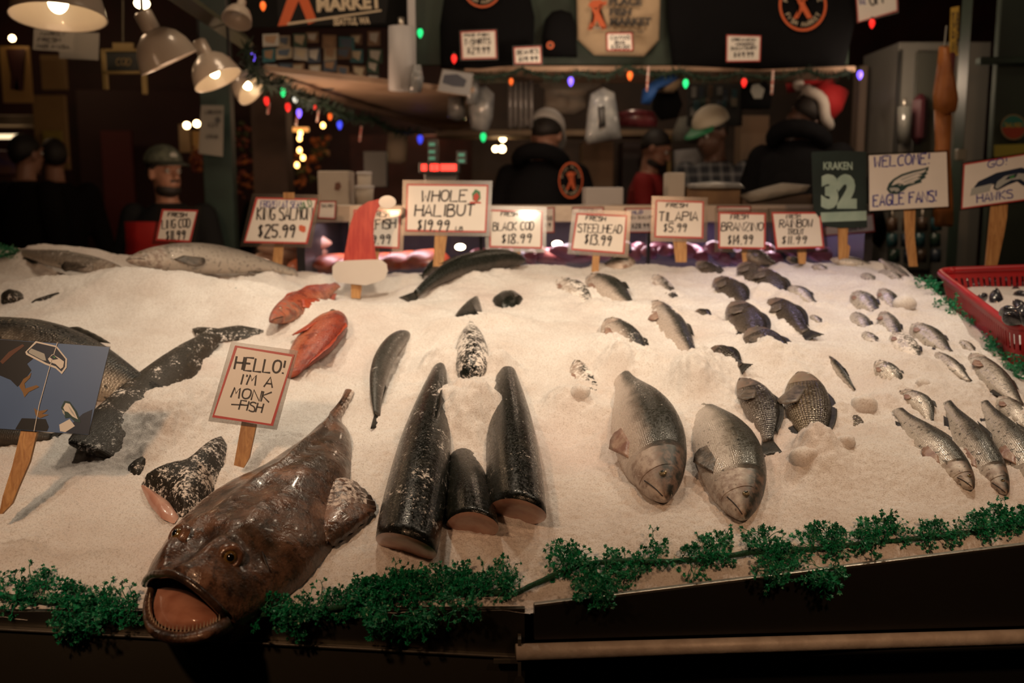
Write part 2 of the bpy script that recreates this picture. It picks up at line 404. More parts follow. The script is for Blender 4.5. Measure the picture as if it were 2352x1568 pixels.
def fm(kind, fr=0):
    fr = round(fr, 1); k = f'{kind}_skin_{int(fr*10)}'
    if kind == 'trout': return fishmat(k, [(.2, (.56, .51, .47)), (.48, (.48, .44, .40)), (.60, (.22, .20, .17)), (.71, (.05, .05, .04)), (1, (.013, .016, .012))], .26, .25, .0042, 0, ((.012, .012, .01), 150, .62, .75), fr, .16, .4)
    if kind == 'gutted': return fishmat(k, [(.2, (.52, .45, .40)), (.44, (.42, .36, .32)), (.56, (.17, .145, .125)), (.66, (.032, .033, .028)), (1, (.010, .012, .009))], .28, .15, .0042, 0, ((.02, .02, .016), 150, .66, .7), fr, .16, .35)
    if kind == 'tilapia': return fishmat(k, [(.0, (.30, .24, .17)), (.35, (.20, .155, .10)), (.65, (.085, .065, .042)), (1, (.018, .015, .011))], .27, .4, .0078, .8, None, fr, .2, .6)
    if kind == 'dtilapia': return fishmat(k, [(.0, (.22, .18, .15)), (.4, (.085, .07, .058)), (.7, (.032, .027, .023)), (1, (.012, .011, .010))], .25, .35, .0065, .6, None, fr, .3, .5)
    if kind == 'silver': return fishmat(k, [(.1, (.54, .50, .45)), (.46, (.44, .40, .36)), (.58, (.17, .155, .13)), (.70, (.04, .039, .032)), (1, (.014, .015, .012))], .26, .25, .0036, 0, ((.015, .015, .012), 120, .58, .8), fr, .2, .5)
    if kind == 'cod': return fishmat(k, [(.0, (.09, .075, .065)), (.25, (.022, .023, .020)), (.5, (.010, .012, .009)), (1, (.005, .006, .005))], .2, 0, .003, 0, ((.032, .031, .024), 30, .6, .5), fr, .3, .25, .35)
    if kind == 'gcod': return fishmat(k, [(.0, (.16, .13, .11)), (.3, (.10, .088, .08)), (.6, (.05, .048, .043)), (1, (.02, .021, .018))], .32, 0, .003, 0, ((.03, .03, .025), 40, .55, .7), fr, .3, .25, .4)
    if kind == 'salmon': return fishmat(k, [(.1, (.52, .44, .35)), (.42, (.40, .33, .26)), (.56, (.14, .12, .10)), (.70, (.03, .034, .036)), (1, (.010, .013, .015))], .3, .5, .0075, .25, ((.01, .012, .012), 60, .60, .8), fr, .2, .6)
    if kind == 'greysalmon': return fishmat(k, [(.1, (.50, .44, .38)), (.5, (.34, .30, .26)), (.8, (.15, .135, .12)), (1, (.10, .09, .08))], .38, .3, .006, 0, ((.07, .06, .055), 90, .56, .6), fr, .2, .4)
    if kind == 'rock': return fishmat(k, [(.0, (.50, .20, .11)), (.5, (.40, .085, .035)), (1, (.26, .035, .017))], .3, 0, .006, .25, ((.16, .02, .010), 34, .52, .8), fr, .5, .6)
    if kind == 'slab': return fishmat(k, [(.0, (.045, .036, .028)), (.5, (.020, .017, .013)), (1, (.010, .009, .007))], .45, 0, .004, 0, ((.06, .045, .03), 34, .6, .6), fr, .3, .4, .3)
flesh_m = M('pink_cut_flesh', (.52, .31, .24), .35, var=((.42, .21, .16), 30, 1), bump=(60, .3), coat=.3)
dark_fin = M('dark_fin', (.012, .012, .010), .4, var=((.03, .027, .022), 60, 1), spec=.3, bump=(200, .3))
grey_fin = M('grey_fin', (.13, .105, .085), .4, var=((.05, .042, .035), 60, 1), bump=(200, .3))
pink_fin = M('pink_fin', (.33, .23, .18), .4, var=((.2, .1, .08), 60, 1), bump=(200, .3))
orange_fin = M('orange_fin', (.40, .07, .028), .35, var=((.3, .03, .012), 60, 1), bump=(200, .3))
eye_m = M('fish_eye_ring', (.30, .26, .17), .15, .4, coat=.5)
pupil_m = M('fish_pupil', (.004, .004, .004), .05, coat=1)
mouth_m = M('dark_mouth', (.02, .012, .010), .5)
PROF = {
 'salmonid': dict(t=[0, .02, .06, .12, .2, .3, .42, .55, .68, .8, .9, 1], top=[.03, .1, .19, .29, .38, .45, .49, .47, .39, .28, .19, .16], bot=[.03, .12, .22, .32, .42, .49, .51, .48, .38, .25, .17, .15], w=[.03, .09, .15, .21, .26, .30, .32, .30, .24, .15, .09, .05], tail=.13, eye=(.075, .42, .035)),
 'tilapia': dict(t=[0, .03, .08, .15, .25, .38, .5, .62, .75, .86, .94, 1], top=[.04, .13, .24, .35, .45, .5, .5, .45, .34, .22, .16, .15], bot=[.04, .12, .21, .31, .42, .48, .48, .43, .31, .2, .15, .14], w=[.04, .1, .16, .21, .25, .26, .25, .22, .16, .1, .06, .04], tail=.17, eye=(.13, .40, .04)),
 'cut': dict(t=[0, .05, .15, .3, .45, .6, .75, .88, 1], top=[.46, .48, .5, .49, .45, .38, .29, .2, .12], bot=[.46, .49, .5, .49, .45, .38, .29, .2, .12], w=[.40, .42, .43, .42, .39, .32, .23, .13, .06], tail=.12, eye=None),
 'long': dict(t=[0, .04, .1, .2, .35, .5, .65, .8, .92, 1], top=[.15, .3, .42, .49, .5, .48, .42, .32, .22, .17], bot=[.15, .3, .42, .49, .5, .48, .42, .32, .22, .17], w=[.12, .26, .36, .42, .43, .41, .35, .25, .14, .07], tail=.12, eye=None),
 'slab': dict(t=[0, .02, .1, .2, .35, .5, .65, .8, .92, 1], top=[.36, .42, .48, .5, .5, .47, .42, .34, .24, .2], bot=[.36, .42, .48, .5, .5, .47, .42, .34, .24, .2], w=[.05, .09, .16, .22, .26, .27, .25, .2, .12, .08], tail=.06, eye=None),
}
def setattrs(o, dv, suv):
    me = o.data
    a = me.attributes.new('dv', 'FLOAT', 'POINT'); a.data.foreach_set('value', dv)
    a = me.attributes.new('suv', 'FLOAT_VECTOR', 'POINT'); a.data.foreach_set('vector', [c for v in suv for c in v])
class Fish: pass
def fin_strip(name, root, tip, mat, parent, nr=5, th=.0016, wave=.0):
    """fin from a root line to a tip line, with rays"""
    n = len(root); v = []
    for j in range(nr):
        s = j / (nr - 1)
        for i in range(n):
            p = root[i].lerp(tip[i], s); k = (1 if i % 2 else -1) * th * .5 * (s * .7 + .3)
            v.append(p + Vector((0, k + wave * sin(i * 1.3) * s, 0)))
    f = [(j * n + i, j * n + i + 1, (j + 1) * n + i + 1, (j + 1) * n + i) for j in range(nr - 1) for i in range(n - 1)]
    return mod_solid(mesh(name, v, f, mat, parent, True, False), th)
def fish(name, label, cat, kind, prof, head, tail, wp, side='R', roll=15, lift=None, hs=0, ts=0, bend=0, frost=0, group='whole fish on the ice', fins=None, detail=1, wr=1.0, finmat=None, lat=0, cover=1):
    pr = PROF[prof]; ph, pt = on_ice(*head), on_ice(*tail); mid = (ph + pt) / 2
    n = ice_n(mid, .07)
    mx, my = (head[0] + tail[0]) / 2, (head[1] + tail[1]) / 2
    mi = on_ice(mx, my); base = mi * .55 + mid * .45
    a, b = ph - n * hs, pt - n * ts
    L = (a - b).length; ex = (a - b).normalized(); n2 = (n - ex * n.dot(ex)).normalized()
    sv = n2.cross(ex); want = {'R': Vector((1, 0, 0)), 'L': Vector((-1, 0, 0)), 'U': Vector((0, 1, 0)), 'D': Vector((0, -1, 0))}[side]
    if sv.dot(want) < 0: sv = -sv
    rr = radians(roll); ez = sv * cos(rr) + n2 * sin(rr); ey = ez.cross(ex); vis = 1 if ey.dot(n2) > 0 else -1
    q0 = px_of(mid); e2 = (px_of(mid + ex * .02) - q0).normalized(); pr2 = Vector((-e2.y, e2.x)); rat = 2 * max(pr['w']) * wr
    kz = abs((px_of(mid + ez * .02) - q0).dot(pr2)) / .02; ky = abs((px_of(mid + ey * .02) - q0).dot(pr2)) / .02
    Hh = wp / sqrt(kz * kz + (rat * ky) ** 2)
    lift = ((.30 if wp > 75 else .27) * max(pr['w']) * Hh * wr if lift is None else lift)
    c = base + n2 * lift - n * (hs + ts) / 2
    mw = Matrix((ex, ey, ez)).transposed().to_4x4(); mw.translation = c
    FISHES.append((c, ex, L, Hh))
    if 'tail' not in (fins or ()) and prof != 'slab' and kind not in ('rock',): LATE.append((b.x, b.y, max(.012, .5 * Hh), cover * (.16 * Hh + .4 * lift + .002)))
    root = thing(name, None, label, cat, group, mat=mw); mat = fm(kind, frost); fmt = finmat or dark_fin
    Lt = L * pr['tail']; T = np.array(pr['t']); K = 34 if detail else 20; N = 26 if detail else 16
    ts_ = np.linspace(0, 1, K) ** 1.15 if prof != 'cut' else np.linspace(0, 1, K)
    def sm(a):
        v = np.interp(np.linspace(0, 1, 161), T, a); w = np.convolve(np.pad(v, 5, 'edge'), np.ones(11) / 11, 'valid'); w[:4] = v[:4]; return w
    G = {q: sm(pr[q]) for q in ('top', 'bot', 'w')}; at = lambda q, t: float(np.interp(t, np.linspace(0, 1, 161), G[q])) * Hh * (wr if q == 'w' else 1)
    cz = lambda t: bend * L * (1 - (2 * t - 1) ** 2)
    cy = lambda t: -vis * lat * L * (2 * t - 1) ** 2
    X = lambda t: L / 2 - t * (L - Lt)
    def pt_(t, a, k=1.0):
        s, c_ = sin(a), cos(a); e = .9
        return Vector((X(t), cy(t) + k * at('w', t) * (abs(c_) ** e) * (1 if c_ >= 0 else -1), cz(t) + k * (at('top', t) if s >= 0 else at('bot', t)) * (abs(s) ** e) * (1 if s >= 0 else -1)))
    if prof == 'cut':                                       # the cut slopes under, back edge foremost
        pt0 = pt_; pt_ = lambda t, a, k=1.0: pt0(t, a, k) + Vector(((1 - t) ** 6 * 1.0 * pt0(t, a, k).z, 0, 0))
    eyed = prof in ('salmonid', 'tilapia'); hdl = .2 if prof == 'salmonid' else .25
    m = MB(); rings = []; dv = []; suv = []
    for t in ts_:
        q = []
        for k in range(N):
            a = -pi / 2 + 2 * pi * k / N; q.append(pt_(t, a)); dv.append(sin(a)); suv.append((X(t), (a if a < pi / 2 else pi - a) * Hh * .55, 0) if t > hdl or not eyed else (.001, .001, 0))
        rings.append(q)
    m.loft(rings); o = m.build('body', mat, root, True, False); setattrs(o, dv, suv)
    if eyed: o.data.attributes.new('hd', 'FLOAT', 'POINT').data.foreach_set('value', [max(0., min(1., (hdl - t) / .03 + .5)) for t in ts_ for _ in range(N)])
    if prof == 'cut':                                       # cut face with a belly hollow
        r0 = [pt_(0, -pi / 2 + 2 * pi * k / 24) for k in range(24)]; v = []; ctr = sum(r0, Vector()) / 24
        for s, dx in ((1.0, .0008), (.9, .004), (.7, .0055), (.4, .003), (.15, .002)):
            v += [ctr.lerp(p, s) + Vector((dx, 0, 0)) for p in r0]
        f = [(j * 24 + k, j * 24 + (k + 1) % 24, (j + 1) * 24 + (k + 1) % 24, (j + 1) * 24 + k) for j in range(4) for k in range(24)] + [tuple(4 * 24 + k for k in range(24))]
        mesh('cut_face', v, f, flesh_m, root, True, False)['label'] = 'pink cut flesh'
    fins = fins if fins is not None else ('dorsal', 'pectoral', 'eye', 'gill', 'anal') if detail else ('dorsal', 'eye')
    z1 = cz(1); xt = X(1) + .01 * L; n_ = 11
    if 'tail' in fins:
        sp = Hh * (.42 if prof != 'tilapia' else .34); rt, tp = [], []
        for i in range(n_):
            u = -1 + 2 * i / (n_ - 1); rt.append(Vector((xt, cy(1), z1 + u * at('top', 1) * .85)))
            tp.append(Vector((-L / 2 + Lt * (.45 if prof != 'tilapia' else .12) * (1 - abs(u)) ** .9, cy(1), z1 - bend * L * .5 + u * sp)))
        fin_strip('tail_fin', rt, tp, fmt, root)
    if 'dorsal' in fins:
        t0, t1, hgt = (.26, .86, .12) if prof == 'tilapia' else (.46, .62, .12)
        rt = [pt_(t0 + (t1 - t0) * i / 12, pi / 2, .96) for i in range(13)]
        tp = [rt[i] + Vector((-.03 * L * (1 + i / 12), 0, hgt * Hh * ((.6 + .4 * sin(i)) if kind == 'rock' else 1) * (sin(pi * min(1, (i + 2.2) / 12.5)) ** .6 if prof == 'tilapia' else 1 - .75 * i / 12) * (.35 + .65 * min(1, i / 2)))) for i in range(13)]
        fin_strip('dorsal_fin', rt, tp, fmt, root)
    if 'anal' in fins:
        t0, t1 = (.68, .84)
        rt = [pt_(t0 + (t1 - t0) * i / 6, -pi / 2, .96) for i in range(7)]
        tp = [rt[i] + Vector((-.035 * L, 0, -.16 * Hh * (1 - .6 * i / 6))) for i in range(7)]
        fin_strip('anal_fin', rt, tp, fmt, root)
    av = 0 if vis > 0 else pi
    ang = lambda deg: radians(deg) if vis > 0 else pi - radians(deg)
    if 'pectoral' in fins:
        t0 = .235 if prof != 'tilapia' else .30; an = (-38, -22) if prof != 'tilapia' else (-25, 5)
        rt = [pt_(t0 + .01 * i, ang(an[0] + (an[1] - an[0]) * i / 6), 1.0) for i in range(7)]
        ln = .12 * L if prof != 'tilapia' else (.20 if kind == 'tilapia' else .13) * L
        tp = []
        for i in range(7):
            g = ln * (.7 + .3 * sin(pi * (i + 1) / 8)); dn = -.28 if prof != 'tilapia' else -.45
            tp.append(rt[i] + Vector((-g, vis * .006 * L, dn * g + (i - 3) * .006 * L)))
        fin_strip('pectoral_fin', rt, tp, finmat if finmat is not None else (pink_fin if kind in ('gutted', 'silver') else grey_fin), root, th=.0014)
    if 'gill' in fins:
        v = []; R, C = 8, 9
        for i in range(R):
            for j in range(C):
                a = -62 + 112 * j / (C - 1); tm = (.205 if prof == 'salmonid' else .27) - .05 * (abs(a + 5) / 60) ** 2; t = .105 + (tm - .105) * i / (R - 1)
                v.append(pt_(t, ang(a), 1.0) + (pt_(t, ang(a), 1.0) - Vector((X(t), cy(t), cz(t)))).normalized() * (.0004 + .0016 * sin(pi * (i + .8) / R) * sin(pi * (j + .5) / C)))
        f = [(i * C + j, i * C + j + 1, (i + 1) * C + j + 1, (i + 1) * C + j) for i in range(R - 1) for j in range(C - 1)]
        o = mesh('gill_cover', v, f, mat, root, True, False); setattrs(o, [sin(ang(-62 + 112 * j / (C - 1))) - .25 for i in range(R) for j in range(C)], [(0, 0, 0)] * (R * C)); o.data.attributes.new('hd', 'FLOAT', 'POINT').data.foreach_set('value', [1.] * (R * C))
        pth = [pt_(.003 + .012 * i, ang(-14 - 3 * i), 1.03) for i in range(8)]
        MB().tube(pth, max(.0009, Hh * .008), 6).build('mouth', mouth_m, root, True, False)
    if 'eye' in fins and pr['eye']:
        et, ea, er = pr['eye']; er *= Hh * 1.5; p = pt_(et, ang(degrees_(ea)), .97)
        nr = (p - Vector((X(et), cy(et), cz(et)))).normalized(); nr = Vector((0, vis, .25)).normalized(); rot = nr.to_track_quat('Z', 'Y').to_matrix()
        e = MB().ell(p, (er, er, er * .55), rot, 14, 8).build('eye', eye_m, root, True, False)
        MB().ell(p + nr * er * .33, (er * .6, er * .6, er * .32), rot, 12, 7).build('pupil', pupil_m, e, True, False)
    return root
def degrees_(a): return a * 57.3
def blob(name, label, cat, outline, h, mat, off=0, group=None, part='body', flat=False, root=None, rings=7, pw=.55, dvv=.6, world=None):
    """raised lump over a closed outline that lies on the ice"""
    pts = world or [on_ice(x, y) for x, y in outline]; P2 = []
    for i in range(len(pts)):                               # round the outline off
        a, b = pts[i], pts[(i + 1) % len(pts)]; P2 += [a.lerp(b, .12), a.lerp(b, .5), a.lerp(b, .88)]
    c = sum(P2, Vector()) / len(P2); n = ice_n(c, .06)
    if root is None: root = thing(name, c, label, cat, group)
    m = len(P2); v = []; dv = []; suv = []
    for j in range(rings):
        s = 1 - j / (rings - .6); z = h * max(0, 1 - s ** 2.2) ** pw
        for p in P2:
            q = c.lerp(p, s); v.append(q + n * (z - .008 + off)); dv.append(dvv * (1 - s) + .1); suv.append((q.x, q.y * 1.3, 0))
    f = [(j * m + k, j * m + (k + 1) % m, (j + 1) * m + (k + 1) % m, (j + 1) * m + k) for j in range(rings - 1) for k in range(m)] + [tuple((rings - 1) * m + k for k in range(m))]
    o = mesh(part, v, f, mat, root); setattrs(o, dv, suv)
    return root, o, n

G_T, G_L, G_B, G_C = 'trout lying on the ice', 'scaly dark fish on the ice', 'slim silver fish on the ice', 'headless black fish on the ice'
def run_fish():
    # two big trout in the middle
    fish('trout', 'large pale trout with a dark back, left of the two big ones', 'fish', 'gutted', 'salmonid', (1524, 1152), (1408, 815), 158, 'R', 26, group=G_T, wr=1.1, bend=.02, frost=.1, lift=.022, ts=.03, fins=('pectoral', 'eye', 'gill'))
    fish('trout', 'large silver trout with open eye, right of the two big ones', 'fish', 'trout', 'salmonid', (1702, 1200), (1578, 862), 150, 'R', 18, group=G_T, wr=1.1, ts=.045, bend=.035, lift=.024, fins=('pectoral', 'eye', 'gill'))
    for h, t, wp, lab, k in [((1392, 748), (1500, 850), 84, 'trout with pink gills above the two big trout', dict(ts=.03, hs=-.01, frost=.3)),
                    ((1498, 694), (1612, 838), 70, 'long trout with red gills in the third row up', dict(ts=.02, frost=.2)),
                    ((1350, 642), (1468, 712), 74, 'dark green backed trout near the steelhead price card', dict(ts=.015, roll=30)),
                    ((1283, 640), (1368, 705), 64, 'frost covered trout at the upper left of the trout rows', dict(ts=.02, hs=.012, frost=.6)),
                    ((1503, 632), (1572, 730), 58, 'pale trout half under ice below the tilapia stake', dict(ts=.04, hs=.005, frost=.4)),
                    ((1322, 825), (1385, 960), 66, 'frosted trout head poking out left of the big pale trout', dict(ts=.05, hs=.005, frost=.6)),
                    ((1460, 604), (1370, 598), 44, 'dark trout tail end at the top of the ice under the steelhead card', dict(ts=.03, roll=60))]:
        fish('trout', lab, 'fish', 'gutted', 'salmonid', h, t, wp, 'R' if h[0] < t[0] else 'U', group=G_T, **{'roll': 18, **k})
    D, S = 'dtilapia', 'tilapia'
    for h, t, wp, kd, lab, k in [((1698, 872), (1776, 1050), 84, D, 'dark fish with a narrow tail right of the big trout', dict(bend=.04, frost=.2, fins=('tail', 'dorsal', 'pectoral', 'eye', 'gill'))),
            ((1838, 858), (1880, 1066), 112, S, 'broad golden scaled fish with a dark side fin', dict(ts=.012, roll=8)),
            ((1890, 932), (2010, 1000), 66, S, 'small scaled fish half buried beside the golden one', dict(hs=.03, ts=.004, frost=.4)),
            ((1634, 802), (1716, 850), 46, D, 'small black fish with spread fins above the dark one', dict(roll=35, fins=('tail', 'dorsal', 'pectoral', 'anal', 'eye'))),
            ((1718, 764), (1830, 850), 84, D, 'dark net scaled fish overlapping the one above it', dict(ts=.02)),
            ((1682, 700), (1762, 800), 82, D, 'dark fish with pale cheek in the middle of its column', dict(ts=.012)),
            ((1766, 692), (1868, 780), 62, D, 'slender dark fish with forked tail showing, right column', dict(roll=22, fins=('tail', 'dorsal', 'pectoral', 'eye', 'gill'))),
            ((1644, 644), (1728, 706), 58, D, 'dark fish below the tilapia card on the left', dict(ts=.01)),
            ((1700, 612), (1772, 672), 60, D, 'dark fish near the top, left of an overlapping pair', dict(ts=.012)),
            ((1736, 626), (1812, 698), 70, D, 'dark fish near the top, right of an overlapping pair', dict(ts=.012)),
            ((1598, 602), (1678, 642), 34, D, 'thin dark fish sunk at the ice top below the tilapia card', dict(ts=.01, hs=.004)),
            ((1598, 716), (1640, 732), 24, D, 'tiny dark tail poking out between two rows', dict(roll=40)),
            ((1700, 580), (1796, 616), 36, D, 'dark fish on the crest below the branzino card', dict(roll=35))]:
        fish('scaly_fish', lab, 'fish', kd, 'tilapia', h, t, wp, 'R', group=G_L, detail=1, **{'roll': 15, **k})
    for h, t, wp, lab, k in [((1812, 664), (1878, 704), 40, 'bright silver fish glinting under blue light', {}), ((1962, 676), (2024, 728), 52, 'short silver fish left of the round ice lump', dict(ts=.01, frost=.2)),
            ((2022, 668), (2070, 722), 44, 'grey fish touching the round ice lump', dict(ts=.01)), ((1960, 722), (2006, 766), 40, 'dark little fish below the short silver one', dict(ts=.012, frost=.2)),
            ((2026, 720), (2070, 796), 46, 'silver fish pointing up below the ice lump', dict(frost=.2)), ((1983, 766), (2020, 796), 26, 'tiny frosted fish under the dark little one', dict(frost=.5)),
            ((2054, 772), (2116, 838), 58, 'white frosted fish with a dark eye patch', dict(frost=.6, ts=.01)), ((2096, 750), (2192, 824), 54, 'plump dark backed fish in the fourth row', {}),
            ((2012, 834), (2086, 896), 54, 'pale frosted fish head above the curled one', dict(frost=.5, ts=.015)), ((2148, 812), (2238, 888), 36, 'thin dark fish pointing at the red basket', {}),
            ((2066, 902), (2146, 984), 52, 'small curled pinkish fish above the slim row', dict(bend=.09)), ((2226, 814), (2362, 962), 62, 'long gold toned fish nearest the red basket', {}),
            ((2226, 1124), (2034, 922), 86, 'silver slim fish with pink gill, first of the front row', dict(roll=22)), ((2306, 1134), (2152, 900), 84, 'dark spotted slim fish with black head, second of the front row', dict(roll=30)),
            ((2398, 1130), (2236, 900), 84, 'slim fish cut off by the picture edge, third of the front row', {}), ((2292, 916), (2392, 1012), 56, 'half hidden fish at the right edge below the gold one', {}),
            ((1906, 598), (2024, 614), 26, 'flat dark fish lying along the ice crest', dict(roll=40)), ((2090, 644), (2010, 590), 24, 'slim fish sliding down the right end of the crest', dict(roll=40)),
            ((2020, 626), (2080, 650), 26, 'small dark fish below the crest at the right', {}), ((1980, 632), (2014, 650), 22, 'stubby dark fish left of the small one below the crest', {}),
            ((1866, 612), (1908, 626), 20, 'little dark fish under the crest beside a stake', {}), ((1902, 818), (1972, 910), 24, 'thin black fish back showing between the columns', dict(roll=60)),
            ((2206, 784), (2244, 816), 22, 'small dark tail tip above the gold toned fish', {}), ((1862, 726), (1892, 748), 18, 'tiny pale fish belly in the middle of the ice', {}),
            ((1806, 594), (1850, 608), 18, 'dark sliver of fish at the crest under the trout card', {})]:
        up = h[1] > t[1]
        fish('slim_fish', lab, 'fish', 'silver', 'salmonid', h, t, wp, 'R', group=G_B, detail=1 if wp > 40 else 0, **{'roll': 16, **k})
    # black cod
    fish('black_cod', 'long arched black fish lying over the crest of the ice', 'fish', 'cod', 'long', (1206, 600), (925, 692), 50, 'U', 50, group=G_C, bend=.09, fins=('tail', 'dorsal'))
    fish('black_cod', 'dark fish tail end behind the arched black fish', 'fish', 'cod', 'long', (1016, 600), (968, 640), 28, 'U', 40, group=G_C, fins=('tail',))
    fish('black_cod', 'slim grey black fish with forked tail left of the cut ones', 'fish', 'gcod', 'long', (938, 764), (858, 985), 48, 'L', 40, group=G_C, bend=.06, frost=.2, fins=('tail', 'anal'))
    fish('black_cod', 'headless dark fish with pink cut face, left of the three', 'fish', 'cod', 'cut', (943, 1232), (1022, 760), 118, 'R', 55, group=G_C, frost=.3, ts=.02, fins=('dorsal',), wr=1.0, lift=.016)
    fish('black_cod', 'headless black fish with folded cut flesh, middle of the three', 'fish', 'cod', 'cut', (1082, 1206), (1030, 860), 104, 'R', 60, group=G_C, ts=.10, frost=.1, fins=(), wr=1.05, lift=.012)
    fish('black_cod', 'headless black fish with frosted back, right of the three', 'fish', 'cod', 'cut', (1184, 1158), (1150, 740), 106, 'R', 65, group=G_C, frost=.2, ts=.03, fins=(), lift=.014)
    fish('black_cod', 'ice crusted dark fish below the upright black tail', 'fish', 'cod', 'long', (1086, 870), (1078, 735), 74, 'R', 60, lift=.004, group=G_C, frost=.6, fins=())
    for pl, lab, h in [([(1022, 762), (1045, 725), (1075, 695), (1100, 680), (1108, 705), (1112, 742), (1080, 752)], 'upright black fish tail poking from the ice', .035),
                       ([(1125, 690), (1150, 673), (1185, 671), (1207, 687), (1188, 703), (1152, 711)], 'dark pointed fish tail right of the upright one', .03),
                       ([(1195, 752), (1215, 742), (1226, 748), (1216, 765), (1200, 772)], 'faint dark fish patch under thin ice right of the tails', .004)]:
        blob('black_cod', lab, 'fish', pl, h, fm('cod', .1 if h > .01 else .6), group=G_C)
    # left side
    fish('salmon', 'big dark backed salmon behind the blue eagle picture', 'fish', 'salmon', 'salmonid', (-230, 800), (452, 960), 196, 'U', 22, group='salmon on the left of the ice', bend=.04, wr=.9, fins=('eye', 'dorsal'))
    fish('king_salmon', 'grey king salmon resting on top of the ice mound', 'fish', 'greysalmon', 'salmonid', (292, 622), (742, 652), 70, 'U', 42, group='salmon on the left of the ice', bend=.055, lift=.03, finmat=grey_fin)
    fish('salmon', 'salmon under snow at the far left of the crest', 'fish', 'greysalmon', 'salmonid', (286, 628), (-20, 575), 44, 'U', 40, group='salmon on the left of the ice', lift=.01, frost=.3)
    fish('salmon', 'dark fish in the ice below the blue eagle picture', 'fish', 'slab', 'long', (-120, 1010), (150, 1008), 52, 'U', 25, group='salmon on the left of the ice', fins=('tail',))
    blob('salmon', 'silver blue patch of a salmon buried in the left mound', 'fish', [(520, 655), (535, 650), (562, 662), (572, 676), (555, 678), (532, 668)], .008, fishmat('blue_silver_skin', [(0, (.25, .38, .42)), (1, (.08, .16, .2))], .25, .5, .004, 0, ((.02, .03, .03), 90, .55, .8)), off=.006, group='salmon on the left of the ice')
    for pl, lab, h in [([(126, 617), (142, 622), (154, 629), (164, 625), (170, 634), (192, 638), (216, 639), (190, 644), (160, 641), (140, 631)], 'dark fin sticking out of the far left snow', .002), ([(0, 700), (0, 682), (25, 668), (55, 674), (58, 688), (30, 696)], 'open dark fish mouth at the left edge of the ice', .03),
                       ([(58, 692), (95, 680), (148, 664), (150, 668), (100, 690), (62, 700)], 'thin dark fish tail beside the open mouth', .01), ([(44, 1108), (55, 1102), (68, 1105), (62, 1112)], 'tiny black fin tip beside the eagle picture stake', .006),
                       ([(288, 1076), (305, 1060), (345, 1040), (350, 1055), (335, 1078), (318, 1096), (300, 1092)], 'small black tail fin left of the cut dark fish', .02)]:
        blob('dark_fish', lab, 'fish', pl, h, fm('slab', .3), group='dark fish pieces at the left')
    fish('dark_fish', 'long dark fish with wide tail lying across the left ice', 'fish', 'slab', 'slab', (222, 1032), (512, 758), 112, 'U', 25, group='dark fish pieces at the left', frost=.3, fins=())
    r = [o for o in COL.objects if o.name.startswith('dark_fish')][-1]
    blob('x', None, None, [(440, 756), (470, 768), (520, 758), (560, 752), (612, 762), (560, 782), (500, 788), (455, 782)], .012, fm('slab', .4), off=.012, part='tail_fin', root=r)
    r, o, n = blob('dark_fish', 'cut dark fish with pink flesh beside the monkfish', 'fish', [(318, 1110), (345, 1098), (430, 1080), (470, 1050), (520, 1003), (532, 1025), (515, 1095), (478, 1150), (428, 1200), (408, 1190), (390, 1162), (338, 1128)], .05, fm('slab', .5), group='dark fish pieces at the left')
    blob('x', None, None, [(322, 1116), (345, 1130), (392, 1162), (412, 1192), (400, 1208), (372, 1196), (345, 1165)], .012, flesh_m, off=.012, part='cut_face', root=r)[1]['label'] = 'pink cut flesh'
    # rockfish
    fish('rockfish', 'orange red fish with open mouth below the red hat sign', 'fish', 'rock', 'tilapia', (630, 738), (802, 644), 62, 'U', 30, group='orange red fish', finmat=orange_fin, wr=1.1)
    fish('rockfish', 'orange red fish behind the monkfish greeting card', 'fish', 'rock', 'tilapia', (774, 728), (652, 900), 88, 'R', 25, group='orange red fish', finmat=orange_fin)
    for x, y, rpx, lab in [(2076, 694, 26, 'round white ice lump on the right of the slope'), (1330, 897, 24, 'ice lump left of the big pale trout'), (1848, 1044, 34, 'soft ice lump below the golden scaled fish'),
                           (1945, 1012, 22, 'ice lump beside the small scaled fish'), (1985, 925, 30, 'flat ice lump above the slim front row'), (2120, 880, 18, 'small ice lump above the curled fish')]:
        p = on_ice(x, y + rpx * .6); r = rpx / pxm(p.y); m = MB().ell((0, 0, 0), (r, r * .9, r * .85), None, 18, 12)
        for v in m.v: v += v.normalized() * r * .16 * float(vnoise(v.x + x, v.y + v.z, r * .6, 31))
        t = m.build('ice_lump', ICE, None, True); t.location = p + Vector((0, 0, r * .45)); tag(t, lab, 'ice lump', 'loose ice lumps')
run_fish()

for px, py, r, h in [(1000, 840, .045, .03), (1065, 975, .055, .055), (1025, 930, .04, .035), (1150, 850, .04, .04), (1125, 950, .04, .045), (1095, 900, .05, .03), (1425, 850, .045, .045), (1592, 885, .045, .05), (1082, 850, .03, .02), (1300, 900, .05, .012),
                     (1880, 1030, .035, .03), (1850, 1020, .03, .02), (1930, 950, .03, .02), (560, 660, .08, .01), (380, 1000, .04, .02), (330, 1050, .03, .014), (505, 1100, .03, .012), (600, 640, .08, .012)]:
    p = on_ice(px, py); LATE.append((p.x, p.y, r, h))
build_ice()
